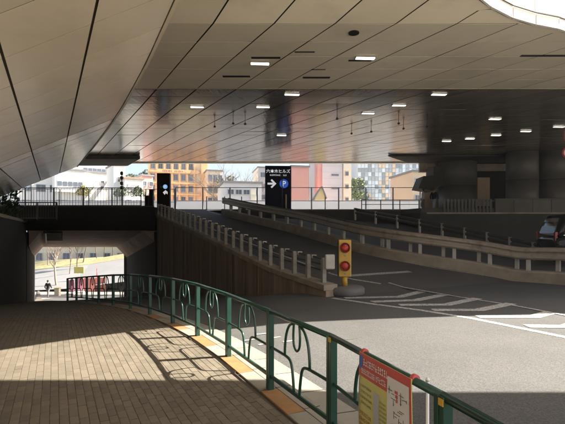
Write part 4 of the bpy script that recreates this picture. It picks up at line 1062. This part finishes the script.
# ------------------------------------------------------------------ buildings
def winmesh(w, h):
    f = MB(); t_ = .06
    for c, s_ in (((0, 0, h / 2), (w + .12, .12, t_)), ((0, 0, -h / 2), (w + .2, .2, t_)), ((-w / 2, 0, 0), (t_, .12, h)), ((w / 2, 0, 0), (t_, .12, h)), ((0, .01, 0), (.04, .08, h))): f.box(c, s_)
    p = MB(); p.box((0, .03, 0), (w, .02, h))
    return f.mesh('window', MAT['b_frame']), [q for q in (lambda: [setattr(p, 't', [t_] * 6) or p.mesh('pane', MAT['b_pane']) for t_ in (.1, .5, .9)])()]
def windows(parent, w, h, spots, seed=0):
    fm, pms = winmesh(w, h); r = random.Random(seed)
    for x, y, z in spots:
        o = bpy.data.objects.new('window', fm); col.objects.link(o); o.parent = parent; o.location = (x, y, z)
        q = bpy.data.objects.new('pane', r.choice(pms)); col.objects.link(q); q.parent = o
def bld(name, u0, u1, vtop, y, depth, label, wm, rz=.58, z0=-5.1, roofm='b_roof', cat='building'):
    xa, xb = (u0 - 282.5) / 427 * y, (u1 - 282.5) / 427 * y; zt = 1.6 + (232 - vtop) / 427 * y
    t = thing(name, ((xa + xb) / 2, y, z0), label, cat, rz=rz); W, H = xb - xa, zt - z0
    b = MB(); b.box((0, depth / 2, H / 2), (W, depth, H)); b.build('wall', MAT[wm], t, local=True)
    b = MB(); b.box((0, depth / 2, H + .12), (W + .4, depth + .4, .3)); b.build('roof', MAT[roofm], t, local=True)
    return t, W, H
# white building at the left
t, W, H = bld('white_building', 20, 60, 158, 78, 10, 'white block with pale windows at the far left behind the railing', 'b_white')
windows(t, 1.5, 1.3, [(-W / 2 + 1.6 + 2.2 * i, -.06, H - 2.6 - 2.9 * j) for i in range(3) for j in range(6)], 1)
t, W, H = bld('white_building', 56.5, 84, 170, 76, 10, 'white building with a wide shaded balcony opening', 'b_white')
b = MB(); b.box((0, -.03, H - 2.9), (W * .84, .14, 2.1)); o = b.build('balcony_recess', MAT['b_grey'], t, local=True)
for k in range(5):
    b = MB(); b.box((-W * .34 + k * W * .17, -.14, H - 2.5), (W * .13, .06, .8)); b.build('glazing', MAT['b_pane'], o, local=True)
b = MB(); b.box((0, -.5, H - 3.9), (W * .9, 1.0, .25)); b.build('balcony_slab', MAT['b_white'], t, local=True)
windows(t, 1.6, 1.2, [(-1.4 + 2.8 * i, -.06, H - 6 - 3 * j) for i in range(2) for j in range(3)], 5)
t, W, H = bld('white_building', 82, 114, 173, 80, 12, 'white building with an outside stair climbing across its front', 'b_white')
for k in range(2):
    b = MB(); b.bar((-W / 2 + .3 + 1.9 * k, -.5, H - 5.4), (-W / 2 + 3.3 + 1.9 * k, -.5, H - .9), .9, .22); b.build('stair_flight', MAT['b_grey'], t, local=True)
windows(t, .55, .55, [(W / 2 - 2.2 + .95 * i, -.06, H - 1.7 - 1.0 * j) for i in range(2) for j in range(2)], 2)
windows(t, 1.4, 1.2, [(-W / 2 + 1.5 + 2.2 * i, -.06, H - 7 - 3 * j) for i in range(3) for j in range(3)], 7)
t, W, H = bld('white_building', 74, 124, 160, 93, 10, 'pale rooftop storey with a long grey window band, behind the stair building', 'b_white')
b = MB(); b.box((-.4, -.05, H - 2.4), (W * .5, .12, 1.1)); o = b.build('window_band', MAT['b_frame'], t, local=True)
for k in range(6):
    b = MB(); b.box((-.4 - W * .21 + k * W * .084, -.13, H - 2.4), (W * .07, .04, .9)); b.build('pane', MAT['b_pane'], o, local=True)
t, W, H = bld('white_tower', 114, 125, 165, 74, 6, 'narrow white stair tower behind the stacked signal', 'b_white')
windows(t, .5, .8, [(0, -.06, H - 2.5 - 2.6 * j) for j in range(5)], 3)
t, W, H = bld('white_house', 125, 143, 179, 72, 8, 'small white house with grey shutters left of the orange building', 'b_white', roofm='b_brown')
b = MB(); b.box((-.1, -.05, H - 1.3), (1.9, .12, .9)); o = b.build('shutter', MAT['b_grey'], t, local=True)
for k in range(4):
    b = MB(); b.box((-.1, -.13, H - 1.62 + .21 * k), (1.8, .04, .05)); b.build('slat', MAT['b_frame'], o, local=True)
windows(t, .8, .9, [(-.8 + 1.6 * i, -.06, H - 4 - 2.7 * j) for i in range(2) for j in range(3)], 4)
t, W, H = bld('brick_house', 142, 153, 176, 86, 8, 'pinkish brick house peeking out left of the black sign pillar', 'b_pink')
windows(t, .7, .9, [(-.6 + 1.3 * i, -.06, H - 1.6 - 2.3 * j) for i in range(2) for j in range(5)], 6)
# orange hotel
t, W, H = bld('orange_building', 150, 208, 161, 100, 14, 'orange tiled building with rows of windows and a dark roof sign', 'b_orange_pale', rz=0.3)
b = MB(); b.box((W / 2 - 1.0, -.45, H / 2), (1.5, .9, H)); b.build('column', MAT['b_orange'], t, local=True)
for j in range(8):
    zf = H - 1.3 - 2.6 * j
    b = MB(); b.box((-.9, -.35, zf - 1.35), (W - 2.2, .7, .36)); b.build('floor_band', MAT['b_orange'], t, local=True)
    windows(t, .95, 1.45, [(-W / 2 + .9 + 1.72 * i, -.06, zf) for i in range(6)], 10 + j)
for i in range(7):
    b = MB(); b.box((-W / 2 + .05 + 1.72 * i, -.25, H / 2), (.34, .5, H)); b.build('pilaster', MAT['b_orange'], t, local=True)
b = MB(); b.box((-.3, -.5, H - 2.55), (W * .7, .3, .9)); sgn = b.build('sign_band', MAT['b_orange'], t, local=True)
r_ = random.Random(5); xx = -3.6
b = MB()
while xx < .8:
    w_ = r_.uniform(.16, .3); b.box((xx, -.68, H - 2.55), (w_, .05, r_.uniform(.3, .5))); xx += w_ + .12 + (.4 if -1.8 < xx < -1.4 else 0)
tag(b.build('sign_letters', MAT['b_brown'], sgn, local=True), kind='stuff')
t, W, H = bld('orange_building', 207, 222, 171, 97, 12, 'lower orange wing with glazed bay at the right of the orange building', 'b_orange_pale', rz=0.3)
for j in range(7):
    zf = H - 1.7 - 2.6 * j
    b = MB(); b.box((0, -.3, zf - 1.3), (W, .6, .42)); b.build('floor_band', MAT['b_orange'], t, local=True)
    windows(t, .9, 1.6, [(-1.0 + 1.15 * i, -.06, zf) for i in range(3)], 30 + j)
# grey low building
t, W, H = bld('grey_building', 224, 262, 183, 70, 10, 'low pale grey building behind the bare trees', 'b_grey', rz=0.25)
windows(t, 1.0, .8, [(-W / 2 + 1.1 + 1.3 * i, -.06, H - 1.5 - 2.8 * j) for i in range(4) for j in range(4)], 8)
b = MB(); b.box((W / 2 - 1.4, -.06, H - 1.9), (.9, .14, 1.8)); b.build('door_bay', MAT['b_cream'], t, local=True)
t, W, H = bld('pale_building', 258, 290, 168, 108, 10, 'pale building mostly hidden behind the navy sign', 'b_grey', rz=0.2)
windows(t, 1.2, 1.2, [(-W / 2 + 1.2 + 1.9 * i, -.06, H - 1.8 - 2.8 * j) for i in range(4) for j in range(7)], 9)
# coral block
t, W, H = bld('coral_building', 291.5, 309, 167, 75, 8, 'plain coral red block right of the navy sign', 'b_red', rz=0.22)
b = MB(); b.box((-W / 2 - .55, 1.2, H / 2 - .05), (1.1, 2.2, H - .1)); sd = b.build('side_bay', MAT['b_pink'], t, local=True)
for j in range(8):
    b = MB(); b.box((-W / 2 - .55, .08, H - 1 - 1.15 * j), (.7, .06, .42)); b.build('slot', MAT['b_grey'], sd, local=True)
# ochre gable
x0, y0, z0 = P3(315, 198, 60); x1, _, _ = P3(325.5, 198, 60); zt = P3(320, 187, 60)[2]
t = thing('gabled_house', ((x0 + x1) / 2, 60, -5.1), 'ochre gable end below the pale tower', 'house'); xm = (x0 + x1) / 2 + .2
b = MB(); b.add([(x0, 60, -5.1), (x1, 60, -5.1), (x1, 60, z0), (xm, 60, zt), (x0, 60, z0), (x0, 66, -5.1), (x1, 66, -5.1), (x1, 66, z0), (xm, 66, zt), (x0, 66, z0)], [(0, 1, 2, 3, 4), (9, 8, 7, 6, 5), (0, 5, 6, 1), (1, 6, 7, 2), (4, 9, 5, 0)]); b.build('wall', MAT['b_yellow'], t)
b = MB(); b.bar((xm + .04, 62.9, zt + .06), (x1 + .15, 62.9, z0 - .08), 6.4, .12); b.bar((xm - .04, 62.9, zt + .06), (x0 - .15, 62.9, z0 - .08), 6.4, .12); b.build('roof', MAT['b_roof'], t)
# pale tower
t, W, H = bld('pale_tower', 322, 343, 138, 82, 10, 'tall pale grey tower with dark slot windows', 'b_grey', rz=0.2)
for j in range(6):
    b = MB(); b.box((.5, -.05, H - 2.0 - 2.55 * j), (1.55, .14, .42)); o = b.build('window', MAT['b_frame'], t, local=True)
    b = MB(); b.box((.5, -.13, H - 2.0 - 2.55 * j), (1.4, .04, .32)); b.build('pane', MAT['b_pane'], o, local=True)
for j in range(16):
    b = MB(); b.box((0, -.01, H - 1.2 * j - .6), (W, .03, .03)); b.build('joint', MAT['b_frame'], t, local=True)
b = MB(); b.box((-W / 2 - .45, 1.2, H / 2), (.9, 2, H - .2)); b.build('side_wing', MAT['b_pink'], t, local=True)
t, W, H = bld('cream_tower', 343.3, 351.5, 139, 82.4, 9, 'cream wing with square recesses at the right of the pale tower', 'b_cream', rz=0.2)
for j in range(7):
    b = MB(); b.box((-.1, -.04, H - 1.6 - 2.5 * j), (.75, .12, 1.0)); o = b.build('window', MAT['b_beige'], t, local=True)
    b = MB(); b.box((-.1, -.11, H - 1.7 - 2.5 * j), (.6, .04, .7)); b.build('pane', MAT['b_pane'], o, local=True)
# glass facade
t, W, H = bld('glass_building', 357, 426, 150, 96, 14, 'blue glass facade with copper panels behind the railing', 'mullion', rz=0.05)
pmG = []
for tv in (.05, .3, .55, .8, 1.0):
    q = MB(); q.box((0, -.06, 0), (.68, .06, .84)); q.t = [tv] * 6; pmG.append(q.mesh('pane', MAT['curtain']))
q = MB(); q.box((0, -.09, 0), (.68, .12, .84)); pmO = q.mesh('copper_panel', MAT['curtain_o'])
nx = int(W / .78); r_ = random.Random(9)
for i in range(nx):
    for j in range(14):
        cop = (5 < i < 11 and r_.random() < .4) or r_.random() < .04
        o = bpy.data.objects.new('copper_panel' if cop else 'pane', pmO if cop else r_.choice(pmG)); col.objects.link(o); o.parent = t
        o.location = (-W / 2 + .45 + .78 * i, -.02, H - .8 - .94 * j)
t, W, H = bld('beige_building', 412, 432, 172, 62, 8, 'beige block with sloping edge left of the stair block', 'b_beige', rz=0.15)
windows(t, .8, .7, [(-.7 + 1.3 * i, -.06, H - 1.3 - 2.4 * j) for i in range(2) for j in range(5)], 41)
# building closing the view through the tunnel
t, W, H = bld('pale_building', 30, 122, 236, 72.5, 3, 'pale yellow building seen through the tunnel behind the bare trees', 'b_cream', rz=.0, z0=-5.1)
windows(t, 1.1, 1.2, [(-W / 2 + 1.6 + 2.3 * i, -.06, H - 1.2 - 2.3 * j) for i in range(7) for j in range(2)], 50)

# ------------------------------------------------------------------ daylight haze
hm = bpy.data.materials.new('haze'); hm.use_nodes = True; hn = hm.node_tree; hn.nodes.clear()
ho = hn.nodes.new('ShaderNodeOutputMaterial'); hv = hn.nodes.new('ShaderNodeVolumePrincipled')
hv.inputs['Color'].default_value = (.93, .95, 1, 1); hv.inputs['Density'].default_value = .0005; hv.inputs['Anisotropy'].default_value = .2
hn.links.new(hv.outputs[0], ho.inputs['Volume'])
b = MB(); b.box((0, 550, 11), (1840, 1940, 38)); tag(b.build('haze', hm), kind='stuff')
